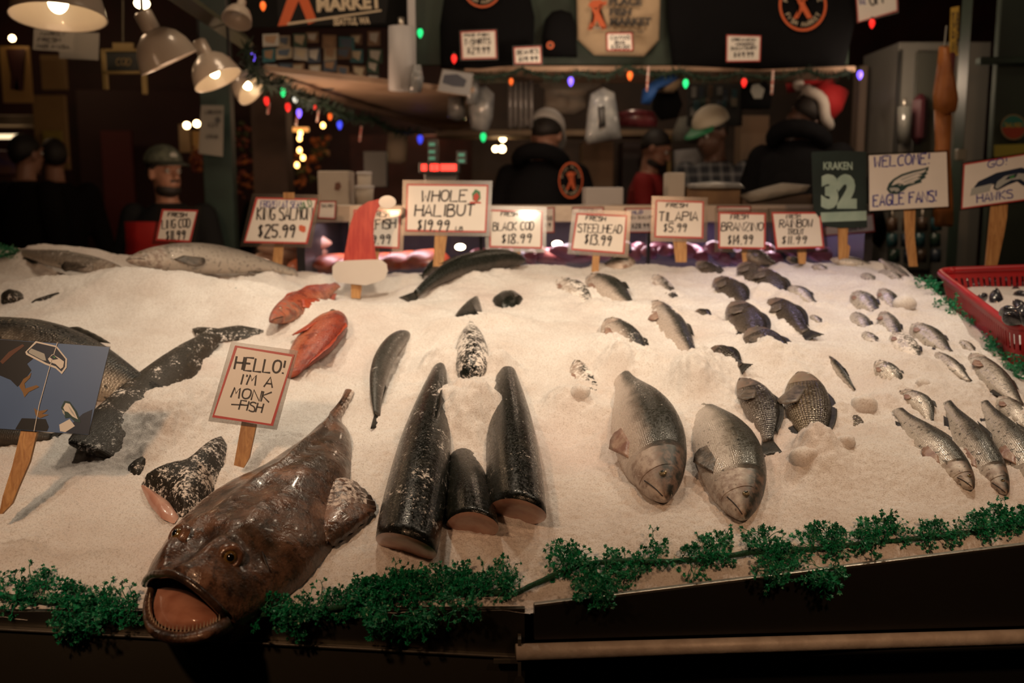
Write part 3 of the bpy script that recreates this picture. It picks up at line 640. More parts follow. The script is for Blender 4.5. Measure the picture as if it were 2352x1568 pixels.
# ------------------------------------------------------------ the monkfish
def lip(px, py, off):                                        # point on the pixel's ray, off metres above the ice
    r = ray(px, py); d = 1.0
    while d < 4:
        if CAMZ + r.z * d < float(ice_h(r.x * d, d)) + off: break
        d += .004
    return CAM + r * d
def monk_mat():
    t = NT('monkfish_skin'); n1 = t.noise(16, 6, .68); n2 = t.noise(70, 4, .7); n3 = t.noise(5, 2)
    c = t.ramp(n1, [(.30, (.016, .010, .007, 1)), (.45, (.075, .040, .026, 1)), (.57, (.17, .09, .058, 1)), (.72, (.28, .165, .115, 1))])
    c = t.mix(t.math('MULTIPLY', t.ramp(n2, [(.50, 0), (.64, 1)]), .8), c, (.018, .011, .008, 1))
    c = t.mix(t.math('MULTIPLY', t.ramp(n3, [(.50, 0), (.66, 1)]), .55), c, (.035, .028, .018, 1))
    fr = t.n('ShaderNodeAttribute', attribute_name='dv').outputs['Fac']
    g = t.ramp(t.math('ADD', t.math('MULTIPLY', t.noise(90, 4, .75), .8), t.math('MULTIPLY', fr, .42)), [(.58, 0), (.68, 1)])
    c = t.mix(g, c, (.60, .52, .47, 1))
    t.set(Base_Color=c, Roughness=t.mix(g, t.ramp(t.noise(40, 3), [(.35, .18), (.65, .42)]), (.7, .7, .7, 1)), Specular_IOR_Level=.55, Coat_Weight=.2, Coat_Roughness=.1)
    b = t.bump(t.noise(34, 5, .6), .55, .008); t.bump(t.noise(210, 3), .3, .002, b); return t.m
def build_monkfish():
    mm = monk_mat()
    root = thing('monkfish', on_ice(580, 1230), 'large brown monkfish with gaping mouth hanging over the front edge', 'fish')
    # stations: left edge, crown, right edge as (px, py, height above the ice)
    S = [((792, 896, .006), (802, 893, .012), (814, 900, .006)), ((780, 922, .004), (790, 920, .016), (802, 926, .004)), ((756, 955, .003), (770, 952, .02), (784, 962, .003)),
         ((732, 978, .002), (768, 968, .026), (800, 990, .003)), ((700, 1008, .002), (762, 990, .036), (808, 1025, .003)), ((655, 1040, .002), (740, 1030, .048), (806, 1068, .003)),
         ((590, 1080, .002), (700, 1078, .06), (803, 1110, .003)), ((520, 1118, .003), (652, 1120, .072), (792, 1180, .003)), ((462, 1160, .004), (604, 1160, .086), (772, 1242, .004)),
         ((412, 1205, .006), (556, 1200, .098), (742, 1286, .006)), ((378, 1252, .01), (510, 1240, .105), (704, 1330, .01)), ((356, 1296, .018), (468, 1278, .105), (650, 1372, .014)),
         ((344, 1328, .028), (436, 1305, .10), (590, 1402, .02)), ((338, 1348, .034), (412, 1322, .092), (532, 1428, .026))]
    L = [lip(*s[0]) for s in S]; C = [lip(*s[1]) for s in S]; R = [lip(*s[2]) for s in S]
    def dense(A, k=4):                                       # Catmull-Rom through the stations
        out = []
        for i in range(len(A) - 1):
            p0, p1, p2, p3 = A[max(i - 1, 0)], A[i], A[i + 1], A[min(i + 2, len(A) - 1)]
            for j in range(k):
                u = j / k; out.append(.5 * ((2 * p1) + (p2 - p0) * u + (2 * p0 - 5 * p1 + 4 * p2 - p3) * u * u + (3 * p1 - p0 - 3 * p2 + p3) * u ** 3))
        return out + [A[-1].copy()]
    L, C, R = dense(L), dense(C), dense(R); K = len(L); NV = 41; v = []; dv = []; up = Vector((0, -.2, 1)).normalized()
    for i in range(K):
        ax = R[i] - L[i]; vc = max(.3, min(.7, (C[i] - L[i]).dot(ax) / ax.length_squared)); o = C[i] - L[i].lerp(R[i], vc); u_ = i / (K - 1)
        sk = -up * (.05 if i > 2 else .01)
        for j in range(NV):
            s = (j - 2) / (NV - 5)
            if j < 2 or j > NV - 3:
                e = L[i] if j < 2 else R[i]; k = (2 - j) if j < 2 else (j - NV + 3)
                p = e + sk * k / 2 + (L[i].lerp(R[i], .5) - e) * .10 * k; dv.append(0)
            else:
                w = s / vc * .5 if s < vc else .5 + (s - vc) / (1 - vc) * .5
                b = sin(pi * w) ** .62
                p = L[i].lerp(R[i], s) + o * b
                # back ridge, brow and eye swellings
                p += up * (.014 * math.exp(-((s - .42) / .07) ** 2) * sin(pi * min(1, u_ * 1.5)) * (u_ < .67))
                p += up * .016 * math.exp(-((s - .55) / .10) ** 2 - ((u_ - .80) / .05) ** 2) + up * .014 * math.exp(-((s - .22) / .08) ** 2 - ((u_ - .82) / .06) ** 2)
                p -= up * .016 * math.exp(-((s - .40) / .10) ** 2 - ((u_ - .84) / .09) ** 2)
                p -= up * .010 * math.exp(-((s - .78) / .05) ** 2 - ((u_ - .72) / .09) ** 2)
                nz = .004 * float(vnoise(p.x, p.y, .045, 41)) + .002 * float(vnoise(p.x, p.y, .02, 42)); p += up * nz * min(1, u_ * 4) * sin(pi * min(max(s, .03), .97)) ** .4
                f = max(0, 1 - s / .22) * (.35 < 1 - abs(u_ - .55) * 1.3) * .55 + (.5 if u_ < .45 and s > .8 else 0) * max(0, 1 - u_ / .45)
                dv.append(f * 1.35)
            v.append(p)
    f = [(i * NV + j, i * NV + j + 1, (i + 1) * NV + j + 1, (i + 1) * NV + j) for i in range(K - 1) for j in range(NV - 1)]
    # the upper lip rolls under, back into the mouth
    ln = len(v); last = v[-NV:]; inw = Vector((.01, .06, -.012))
    for k in (1, 2): v += [p + inw * k * .5 + Vector((0, 0, -.004)) for p in last]; dv += [0] * NV
    for k in range(2):
        a0 = ln - NV + k * NV
        f += [(a0 + j, a0 + j + 1, a0 + NV + j + 1, a0 + NV + j) for j in range(NV - 1)]
    body = mesh('body', v, f, mm, root); setattrs(body, dv, [(p.x, p.y, 0) for p in v])
    surf = v[:ln]
    def near(px, py):
        r = ray(px, py).normalized(); best = min(surf, key=lambda p: ((p - CAM).cross(r)).length + (.02 if (p - CAM).length > 3 else 0)); return best
    # mouth: dark hollow, lower jaw, pink tongue, teeth
    def PP(lst): return [P(x, y, d) for x, y, d in lst]
    jaw = PP([(336, 1352, 1.47), (326, 1385, 1.42), (328, 1425, 1.37), (346, 1452, 1.345), (385, 1466, 1.325), (430, 1466, 1.32), (475, 1457, 1.325), (508, 1444, 1.345), (532, 1428, 1.375)])
    jd = dense(jaw, 4); n = len(jd)
    inner = dense(PP([(356, 1348, 1.472), (349, 1385, 1.435), (353, 1418, 1.40), (372, 1438, 1.375), (402, 1447, 1.36), (435, 1447, 1.355), (466, 1438, 1.355), (492, 1426, 1.365), (516, 1414, 1.385)]), 4)
    under = [p + Vector((.0, .045, -.030)) for p in jd]; under2 = [p + Vector((.012, .11, -.020)) for p in jd]
    rows = []
    for k in range(n):
        top = (jd[k] + inner[k]) / 2 + Vector((0, -.002, .006))
        rows.append([inner[k] + Vector((0, .006, -.012)), inner[k], top, jd[k], jd[k] + Vector((0, .004, -.012)), under[k], under2[k]])
    vv = [p for r_ in rows for p in r_]; ff = [(k * 7 + j, k * 7 + j + 1, (k + 1) * 7 + j + 1, (k + 1) * 7 + j) for k in range(n - 1) for j in range(6)]
    o = mod_sub(mesh('lower_jaw', vv, ff, mm, root)); setattrs(o, [0] * len(vv), [(0, 0, 0)] * len(vv))
    # tongue and mouth floor
    out = PP([(362, 1352, 1.465), (353, 1385, 1.44), (357, 1418, 1.41), (375, 1437, 1.385), (405, 1446, 1.37), (438, 1446, 1.365), (468, 1438, 1.365), (500, 1420, 1.38), (472, 1388, 1.41), (438, 1360, 1.44), (400, 1346, 1.46)])
    out = dense(out + [out[0]], 3)[:-1]; c = sum(out, Vector()) / len(out); nn = (CAM - c).normalized(); m_ = len(out); vv = []
    for j in range(7):
        s = 1 - j / 6.4; vv += [c.lerp(p, s) + nn * .03 * (1 - s ** 2.4) for p in out]
    ff = [(j * m_ + k, j * m_ + (k + 1) % m_, (j + 1) * m_ + (k + 1) % m_, (j + 1) * m_ + k) for j in range(6) for k in range(m_)] + [tuple(6 * m_ + k for k in range(m_))]
    mesh('tongue', vv, ff, M('wet_pink_mouth', (.52, .25, .17), .22, var=((.40, .17, .11), 22, 1), bump=(50, .25), coat=.6), root)
    hol = PP([(340, 1350, 1.48), (372, 1325, 1.47), (412, 1322, 1.46), (445, 1340, 1.45), (490, 1385, 1.43), (528, 1426, 1.39), (500, 1440, 1.39), (430, 1450, 1.40), (365, 1445, 1.42), (340, 1400, 1.455)])
    c = sum(hol, Vector()) / len(hol) + Vector((0, .06, 0)); mesh('mouth_hollow', hol + [c], [(i, (i + 1) % len(hol), len(hol)) for i in range(len(hol))], mouth_m, root)
    tb = MB()
    for k in range(3, n - 3):
        b_ = inner[k].lerp(jd[k], .3) + Vector((0, -.001, .003)); h = .0065 + .003 * (k * 37 % 5) / 5
        tip = b_ + Vector((0, .004, h)); q = [b_ + Vector((.0015 * cos(a), .0015 * sin(a), 0)) for a in (0, 2.1, 4.2)]
        tb.add(q + [tip], [(0, 1, 3), (1, 2, 3), (2, 0, 3)])
    tb.build('teeth', M('ivory_teeth', (.5, .42, .32), .3), root)
    # upper lip edge
    lipm = MB().tube([p + Vector((0, -.002, -.002)) for p in last[3:-3:2]], .0065, 8); o = lipm.build('upper_lip', M('dark_lip', (.022, .014, .010), .25, var=((.06, .032, .02), 40, 1), bump=(120, .4), coat=.4), root, True)
    # eyes
    for px, py, lab in ((526, 1282, 1), (408, 1226, 0)):
        p = near(px, py); nr = (CAM - p).normalized() if lab else Vector((-.5, -.5, .6)).normalized(); rot = nr.to_track_quat('Z', 'Y').to_matrix()
        s_ = MB().lathe([(.0225, -.005), (.019, .002), (.0145, .0052), (.0105, .004), (.0105, 0)], p, 22, rot).build('eye_rim', M('eye_rim_skin', (.17, .085, .05), .25, var=((.08, .04, .025), 90, 1), coat=.4, bump=(150, .4)), root, True)
        e = MB().ell(p + nr * .001, (.0108, .0108, .0075), rot, 16, 9).build('eye', M('amber_eye', (.14, .08, .02), .1, coat=1), root, True)
        MB().ell(p + nr * .0052, (.0068, .0068, .0042), rot, 14, 8).build('pupil', pupil_m, e, True)
    # pectoral fin, tail flap
    def fan(name, rt, tp, mat, rows=7, lift=.012):
        n_ = 22; A = dense([lip(*q) for q in rt], 8); B = dense([lip(*q) for q in tp], 8)
        g = lambda Z, u: Z[min(len(Z) - 1, int(u * (len(Z) - 1)))].lerp(Z[min(len(Z) - 1, int(u * (len(Z) - 1)) + 1)], u * (len(Z) - 1) % 1)
        vv = []
        for j in range(rows):
            for i in range(n_):
                s = j / (rows - 1); vv.append(g(A, i / (n_ - 1)).lerp(g(B, i / (n_ - 1)), s) + up * (lift * sin(pi * s) + (.003 if i % 2 else -.001) * s))
        o = mesh(name, vv, [(j * n_ + i, j * n_ + i + 1, (j + 1) * n_ + i + 1, (j + 1) * n_ + i) for j in range(rows - 1) for i in range(n_ - 1)], mat, root)
        setattrs(o, [.5 if (i % n_) < 9 and i // n_ < 6 else .05 for i in range(len(vv))], [(p.x, p.y, 0) for p in vv]); mod_solid(o, .006)
    fan('pectoral_fin', [(752, 1118, .03), (742, 1170, .034), (738, 1215, .03), (745, 1256, .012)], [(812, 1108, .012), (846, 1138, .014), (862, 1166, .012), (852, 1186, .012), (802, 1228, .01), (762, 1256, .008)], mm)
    pts = [near(598 + 4 * i, 1262 + 12 * i) for i in range(6)]
    for _ in range(3): pts = [pts[0]] + [(pts[i - 1] + pts[i] * 2 + pts[i + 1]) / 4 for i in range(1, 5)] + [pts[5]]
    MB().tube([p + up * .0005 for p in pts], [.0006, .0018, .0022, .0022, .0018, .0006], 6).build('gill_slit', mouth_m, root, True)
build_monkfish()
# ------------------------------------------------------------ lettering: a hand-lettered stroke alphabet and printed type
GL = {'A': '00 39 60|13 53', 'B': '00 09|~09 59 56 05|~05 65 60 00', 'C': '~68 49 18 05 11 30 61', 'D': '00 09|~09 49 65 40 00', 'E': '69 09 00 60|05 45', 'F': '00 09 69|05 45', 'G': '~68 49 18 04 11 30 61 64|64 34',
 'H': '00 09|60 69|05 65', 'I': '10 19', 'J': '~69 62 40 11', 'K': '00 09|69 05 60', 'L': '09 00 60', 'M': '00 19 34 59 60', 'N': '00 09 60 69', 'O': '~39 08 02 30 62 68 39', 'P': '00 09|~09 69 65 05', 'R': '00 09|~09 69 65 05|25 60',
 'S': '~68 39 08 06 45 63 60 20 01', 'T': '09 69|39 30', 'U': '~09 02 30 62 69', 'V': '09 30 69', 'W': '09 10 35 50 69', 'X': '00 69|09 60', 'Y': '09 35 69|35 30', 'Z': '09 69 00 60', '0': '~39 08 02 30 52 58 39', '1': '10 19',
 '2': '~08 39 68 45 00|00 60', '3': '~08 39 68 36|~36 64 61 30 01', '4': '49 03 63|49 40', '5': '69 09 05|~05 45 63 40 01', '6': '~59 14 11 30 61 44 13', '7': '09 69 20', '8': '~35 08 39 68 35 01 30 61 35', '9': '~67 49 17 25 46 67|67 40',
 '$': '~58 38 17 35 53 31 12|39 30', '.': '10 11', '!': '19 14|10 11', "'": '19 17', '/': '00 69', '-': '04 44', '_': '00 60', 'q': '~00 36 69 48 40'}
ADV = {'I': 2.6, '1': 2.8, '.': 2.2, '!': 2.6, "'": 2.2, 'J': 6.5, ' ': 4.5, '-': 5.5, 'M': 7.6, 'W': 8}
def strokes(txt):
    x = 0; out = []
    for ch in txt:
        for st in GL.get(ch, '').split('|'):
            if not st: continue
            cur = st[0] == '~'; p = [(x + int(q[0]), int(q[1])) for q in st.lstrip('~').split()]
            if cur:
                for _ in range(2):
                    n = [p[0]]
                    for a, b in zip(p, p[1:]): n += [(a[0] * .75 + b[0] * .25, a[1] * .75 + b[1] * .25), (a[0] * .25 + b[0] * .75, a[1] * .25 + b[1] * .75)]
                    p = n + [p[-1]]
            out.append(p)
        x += ADV.get(ch, 7.4)
    return out, max(x - 1.4, 1)
class Card:
    """a flat face in the place: pixel positions are carried onto it"""
    def __init__(s, o, n): s.o = Vector(o); s.n = Vector(n).normalized()
    def hit(s, px, py, off=0):
        r = ray(px, py); d = ((s.o + s.n * off - CAM).dot(s.n)) / r.dot(s.n); return CAM + r * d
def facing(p, lean=0, yaw=0):
    v = Vector((sin(yaw) , -cos(yaw) , 0)); return Vector((v.x * cos(lean), v.y * cos(lean), sin(lean)))
INK = M('black_marker_ink', (.012, .010, .012), .5); BLUE = M('blue_marker_ink', (.03, .035, .30), .5); GREENI = M('green_marker_ink', (.05, .22, .10), .5); REDI = M('red_marker_ink', (.55, .05, .03), .5)
def ribbon(mb, pts, w, card, off):
    """flat pen stroke through px points, w px wide"""
    if len(pts) < 2: return
    L_, R_ = [], []
    for i, p in enumerate(pts):
        a = pts[max(i - 1, 0)]; b = pts[min(i + 1, len(pts) - 1)]; tx, ty = b[0] - a[0], b[1] - a[1]; l = sqrt(tx * tx + ty * ty) or 1
        nx, ny = -ty / l * w / 2, tx / l * w / 2; L_.append((p[0] + nx, p[1] + ny)); R_.append((p[0] - nx, p[1] - ny))
    v = [card.hit(*q, off) for q in L_] + [card.hit(*q, off) for q in R_]; n = len(pts)
    mb.add(v, [(i, i + 1, n + i + 1, n + i) for i in range(n - 1)])
def write(txt, p0, p1, h, card, mat, root, w=None, off=.0012, slant=.12, name='lettering', jit=.35):
    """hand lettering from baseline start p0 to end p1 (px), capital height h px"""
    st, wid = strokes(txt); dx, dy = (p1[0] - p0[0]) / wid, (p1[1] - p0[1]) / wid; l = sqrt(dx * dx + dy * dy); ux, uy = -dy / l * h / 9 * -1, dx / l * h / 9 * -1
    ux, uy = dy / l * h / 9, -dx / l * h / 9; rr = random.Random(txt); mb = MB(); w = max(1.5, min(w or h * .11, l * 2.1))
    for s in st:
        o = [(rr.random() - .5) * jit for _ in range(2)]
        ribbon(mb, [(p0[0] + dx * (x + o[0] + slant * y) + ux * (y + o[1]), p0[1] + dy * (x + o[0] + slant * y) + uy * (y + o[1])) for x, y in s], w, card, off)
    return mb.build(name, mat, root)
def print_text(txt, px, h, wid, card, mat, root, name='printing', off=.0015, ang=0, bold=.012, center=False):
    """printed capitals: px = left baseline, h = capital height px, wid = total width px"""
    cu = bpy.data.curves.new('t', 'FONT'); cu.body = txt; cu.size = 1; cu.offset = bold; cu.resolution_u = 3; o = bpy.data.objects.new('t', cu); COL.objects.link(o)
    dg = bpy.context.evaluated_depsgraph_get(); me = bpy.data.meshes.new_from_object(o.evaluated_get(dg)); vs = [v.co.copy() for v in me.vertices]; fs = [tuple(p.vertices) for p in me.polygons]
    bpy.data.objects.remove(o); bpy.data.curves.remove(cu); bpy.data.meshes.remove(me)
    x0, x1 = min(v.x for v in vs), max(v.x for v in vs); sx = wid / (x1 - x0); sy = h / .70; ca, sa = cos(ang), sin(ang)
    pts = [((v.x - x0) * sx, -v.y * sy) for v in vs]
    return mesh(name, [card.hit(px[0] + x * ca - y * sa, px[1] + x * sa + y * ca, off) for x, y in pts], fs, mat, root, False)
def poly(name, pl, card, mat, root, off=.002, th=0):
    v = [card.hit(x, y, off) for x, y in pl]; bm = bmesh.new(); vs = [bm.verts.new(p) for p in v]; f = bm.faces.new(vs)
    if f.normal.dot(card.n) < 0: f.normal_flip()
    bmesh.ops.triangulate(bm, faces=[f]); me = bpy.data.meshes.new('tmp'); bm.to_mesh(me); bm.free()
    V = [q.co.copy() for q in me.vertices]; F = [tuple(p.vertices) for p in me.polygons]; bpy.data.meshes.remove(me)
    o = mesh(name, V, F, mat, root, False)
    if th: m = o.modifiers.new('t', 'SOLIDIFY'); m.thickness = th; m.offset = -1 if False else 0
    return o
def ringpoly(name, outer, inner, card, mat, root, off=.0015):
    n = len(outer); v = [card.hit(*p, off) for p in outer] + [card.hit(*p, off) for p in inner]
    return mesh(name, v, [(i, (i + 1) % n, n + (i + 1) % n, n + i) for i in range(n)], mat, root, False)
def lerp2(a, b, t): return (a[0] + (b[0] - a[0]) * t, a[1] + (b[1] - a[1]) * t)
def quad_in(q, i):                                           # inset a px quad by i px
    cx, cy = sum(p[0] for p in q) / 4, sum(p[1] for p in q) / 4
    return [(x + (i if x < cx else -i), y + (i if y < cy else -i)) for x, y in q]
PAPER = M('white_card', (.84, .81, .76), .35, coat=.35); RED = M('red_card_border', (.50, .04, .035), .4, coat=.3)
SLEEVE = glassy('clear_plastic_sleeve', (.66, .64, .62), .05, .25)
def woodm():
    t = NT('pale_stake_wood'); m = t.n('ShaderNodeMapping'); m.inputs['Scale'].default_value = (60, 60, 5); t.l(t.coord(), m.inputs[0])
    n = t.noise(1.6, 4, .6, m.outputs[0], 1.2); t.set(Base_Color=t.mix(t.ramp(n, [(.35, 0), (.65, 1)]), (.52, .29, .11, 1), (.33, .155, .05, 1)), Roughness=.5); t.bump(n, .2, .002); return t.m
WOOD = woodm()
def sign(label, quad, lines, d=None, base=None, stake=None, border=RED, lean=.12, yaw=0, sleeve=9, paper=PAPER, name='price_sign', cat='sign', group='price signs on stakes', bw=4, th=.0012, z0=None):
    """card on a wooden stake: quad = corner px (tl, tr, br, bl); lines = (text, p0, p1, height px, ink)"""
    if base is not None: bp = on_ice(*base); d = bp.y - .01
    cx, cy = sum(p[0] for p in quad) / 4, sum(p[1] for p in quad) / 4
    c = P(cx, cy, d); card = Card(c, facing(None, lean, yaw)); root = thing(name, bp if base is not None else c, label, cat, group)
    if sleeve:
        q = quad_in(quad, -sleeve); poly('sleeve', q, card, SLEEVE, root, -.0012, .0004)
    poly('card', quad, card, paper, root, 0, th)
    if border: ringpoly('border', quad, quad_in(quad, bw), card, border, root, .0010)
    for t_, p0, p1, h, ink in lines: write(t_, p0, p1, h, card, ink, root, w=max(2.6, h * .15))
    if stake is not None:
        bk = Card(c - card.n * .006, card.n); v = poly('stake', stake, bk, WOOD, root, 0, .006)
    return root, card
def run_signs():
    K = INK
    sign('small white price card reading ling cod beside the man in red apron', [(372, 480), (455, 482), (438, 556), (358, 552)], [('FRESH', (385, 497), (428, 498), 9, K), ('LING COD', (372, 525), (437, 522), 20, K), ('$11.99', (380, 552), (425, 550), 22, K)], 3.25, base=None, stake=[(390, 540), (402, 540), (398, 640), (386, 640)], lean=.08)
    r, c = sign('large white price card for king salmon left of the red hat sign', [(588, 453), (729, 456), (706, 560), (560, 557)], [("FROZEN AT SEA!", (598, 476), (690, 477), 15, BLUE), ('WILD', (690, 484), (718, 472), 16, GREENI), ('KING SALMON', (590, 505), (716, 505), 29, K), ('$25.99', (590, 546), (676, 546), 30, K)], 3.25, stake=[(632, 552), (652, 553), (646, 650), (620, 650)])
    poly('sticker', [(690, 516), (702, 520), (702, 531), (697, 534), (687, 529), (686, 520)], c, M('orange_red_sticker', (.65, .12, .05), .4), r)
    MB().box(P(664, 449, 3.26), (.035, .01, .02)).build('stake_top', WOOD, r)
    sign('white rockfish price card half hidden behind the red hat sign', [(812, 481), (920, 482), (917, 571), (808, 566)], [('FRESH', (858, 497), (893, 498), 12, K), ('KFISH', (848, 528), (908, 524), 22, K), ('9.99', (852, 562), (896, 560), 22, K)], 3.28, stake=[(855, 560), (872, 560), (866, 640), (848, 640)])
    r, c = sign('widest price card of the back row reading whole halibut', [(934, 422), (1122, 424), (1117, 534), (931, 531)], [('WHOLE', (968, 464), (1072, 462), 26, K), ('HALIBUT', (952, 497), (1088, 496), 27, K), ('$19.99', (956, 530), (1030, 531), 26, K), ('LB.', (1046, 529), (1064, 530), 9, K)], base=(1008, 612), stake=[(1000, 525), (1029, 525), (1018, 612), (995, 612)], group='price signs on stakes')
    for nm, pl, m in (('emblem_leaf', [(1084, 445), (1092, 434), (1103, 440), (1104, 456), (1096, 464), (1086, 460)], GREENI), ('emblem_mark', [(1088, 448), (1096, 442), (1101, 452), (1095, 462), (1087, 460)], REDI), ('emblem_scroll', [(1080, 463), (1103, 463), (1106, 467), (1078, 467)], REDI)): poly(nm, pl, c, m, r, .0016 + .0006 * (nm != 'emblem_leaf'))
    sign('black cod price card with glare along its top edge', [(1122, 481), (1247, 484), (1245, 571), (1124, 568)], [('FRESH', (1150, 496), (1188, 496), 9, K), ('BLACK COD', (1132, 530), (1226, 528), 19, K), ('$18.99', (1150, 560), (1220, 558), 22, K)], 3.2, stake=[(1180, 560), (1197, 560), (1192, 640), (1176, 640)])
    sign('steelhead price card tilted down to the right', [(1324, 489), (1441, 494), (1434, 583), (1312, 574)], [('FRESH', (1345, 505), (1390, 508), 10, K), ('STEELHEAD', (1326, 533), (1428, 536), 19, K), ('$13.99', (1340, 561), (1402, 565), 24, K)], 3.16, stake=[(1362, 570), (1378, 572), (1374, 640), (1358, 640)])
    sign('tilapia price card on a wide pale stake', [(1506, 459), (1617, 462), (1615, 548), (1503, 545)], [('FRESH', (1530, 476), (1578, 476), 9, K), ('TILAPIA', (1512, 508), (1602, 507), 21, K), ('$5.99', (1522, 533), (1576, 533), 20, K)], base=(1564, 602), stake=[(1545, 545), (1577, 545), (1577, 602), (1552, 602)])
    sign('branzino price card, second card from the green number banner', [(1650, 487), (1759, 489), (1758, 572), (1650, 570)], [('FRESH', (1678, 504), (1718, 502), 11, K), ('BRANZINO', (1656, 530), (1752, 530), 19, K), ('$14.99', (1670, 562), (1728, 561), 22, K)], base=(1710, 604), stake=[(1703, 568), (1717, 568), (1715, 604), (1706, 604)])
    sign('rainbow trout price card beside the green number banner', [(1772, 487), (1885, 487), (1893, 569), (1782, 572)], [('FRESH', (1806, 503), (1838, 500), 9, K), ('RAINBOW', (1790, 523), (1866, 521), 18, K), ('TROUT', (1808, 539), (1846, 539), 13, K), ('$11.99', (1794, 561), (1852, 560), 19, K)], base=(1842, 606), stake=[(1830, 568), (1852, 568), (1850, 606), (1834, 606)])
    r, c = sign('handwritten monkfish greeting card on a stake behind the monkfish', [(540, 793), (676, 814), (627, 978), (487, 958)], [('HELLO!', (538, 848), (650, 858), 30, K), ("I'M A", (550, 882), (625, 890), 24, K), ('MONK', (530, 912), (618, 924), 24, K), ('FISH', (548, 940), (600, 948), 22, K)], base=(558, 1072), stake=[(556, 968), (590, 974), (574, 1050), (560, 1074), (538, 1068)], lean=.25, bw=5, sleeve=9, name='greeting_sign', group=None)
    write('-', (526, 938), (566, 940), 22, c, K, r, w=3)
    # red santa hat cut-out
    bp = on_ice(817, 684); d = bp.y - .005; card = Card(P(825, 560, d), facing(None, .10)); root = thing('hat_sign', bp, 'red and white painted hat cut-out stuck in the ice', 'sign')
    redp = NT('red_painted_board'); mp = redp.n('ShaderNodeMapping'); mp.inputs['Scale'].default_value = (90, 90, 8); redp.l(redp.coord(), mp.inputs[0]); redp.set(Base_Color=redp.mix(redp.ramp(redp.noise(1, 4, .6, mp.outputs[0]), [(.4, 0), (.66, 1)]), (.34, .012, .010, 1), (.48, .05, .03, 1)), Roughness=.4, Coat_Weight=.15)
    whitep = M('white_painted_board', (.62, .58, .54), .3, coat=.5)
    poly('hat_body', [(788, 602), (796, 560), (803, 520), (812, 493), (826, 475), (846, 463), (872, 457), (880, 463), (866, 482), (859, 505), (858, 540), (861, 570), (866, 602)], card, redp.m, root, 0, .005)
    poly('hat_brim', [(764, 612), (775, 600), (800, 598), (850, 596), (875, 596), (888, 606), (891, 622), (884, 640), (866, 648), (840, 655), (805, 652), (775, 648), (764, 634)], card, whitep, root, .006, .006)
    poly('pompom', [(890 + 20 * cos(a * pi / 8), 464 + 15 * sin(a * pi / 8)) for a in range(16)], card, whitep, root, .006, .006)
    poly('stake', [(806, 645), (832, 645), (828, 686), (807, 684)], card, WOOD, root, -.006, .006)
    # jersey number banner
    d = on_ice(1938, 596).y; card = Card(P(1928, 430, d), facing(None, .05)); root = thing('number_banner', on_ice(1938, 600), 'dark green jersey shaped banner with pale number 32', 'banner')
    JG = M('dark_green_cloth', (.010, .026, .024), .8, var=((.006, .017, .016), 8, 1), bump=(40, .3)); MINT = M('mint_print', (.36, .50, .44), .6, var=((.27, .40, .35), 14, 1))
    poly('cloth', [(1864, 349), (1930, 346), (1990, 348), (1990, 420), (1992, 522), (1930, 524), (1893, 520), (1868, 480)], card, JG, root, 0, .002)
    poly('stripe', [(1885, 488), (1990, 484), (1991, 506), (1886, 510)], card, MINT, root, .002)
    print_text('KRAKEN', (1891, 389), 17, 67, card, MINT, root, bold=.03); print_text('32', (1886, 472), 66, 82, card, MINT, root, 'number', bold=.075)
    poly('stake', [(1924, 515), (1948, 515), (1946, 560), (1952, 566), (1948, 598), (1926, 598)], card, WOOD, root, -.006, .006)
    # welcome board with the bird head emblem
    r, c = sign('white welcome board with a green bird head emblem on a tall stake', [(1996, 357), (2174, 349), (2178, 474), (1997, 484)], [('WELCOME!', (2008, 384), (2134, 376), 24, BLUE), ('EAGLE FANS!', (2006, 474), (2150, 462), 25, BLUE)], base=(2095, 612), stake=[(2076, 480), (2102, 478), (2100, 540), (2107, 612), (2088, 612), (2080, 560)], border=None, name='welcome_board', group=None, sleeve=5)
    DG = M('dark_teal_print', (.012, .05, .05), .4); SIL = M('silver_grey_print', (.42, .45, .44), .4); WHT = M('white_print', (.72, .70, .66), .4); NAVY = M('navy_print', (.012, .022, .05), .4); LIME = M('green_print', (.06, .30, .08), .4)
    def eagle(f, card, root, s=''):
        g = lambda pl: [f(x, y) for x, y in pl]
        poly('emblem_outline', g([(-4, 84), (2, 60), (14, 42), (34, 24), (62, 10), (88, 2), (104, -6), (102, 10), (96, 16), (102, 20), (93, 30), (97, 36), (84, 48), (86, 56), (66, 66), (50, 74), (40, 88), (22, 104), (4, 100)]), card, DG, root, .0014)
        poly('emblem_head', g([(8, 70), (16, 50), (36, 32), (64, 18), (90, 8), (98, 4), (92, 16), (76, 26), (88, 26), (74, 38), (84, 40), (64, 52), (68, 58), (48, 64), (34, 70), (28, 62)]), card, WHT, root, .0020)
        for pl in ([(30, 44), (60, 26), (92, 12), (64, 30), (36, 48)], [(38, 54), (62, 40), (84, 30), (64, 44), (42, 58)], [(46, 60), (64, 52), (78, 44), (66, 54), (52, 62)]): poly('emblem_feather', g(pl), card, SIL, root, .0024)
        poly('emblem_brow', g([(8, 70), (26, 60), (40, 64), (34, 72), (20, 72), (10, 78)]), card, DG, root, .0026)
        poly('emblem_eye', g([(24, 66), (34, 65), (31, 69)]), card, WHT, root, .0030)
        poly('emblem_beak', g([(2, 80), (12, 76), (26, 78), (30, 88), (20, 96), (16, 88), (8, 94)]), card, SIL, root, .0024)
    eagle(lambda x, y: (2040 + x * .90, 386 + y * .58), c, r)
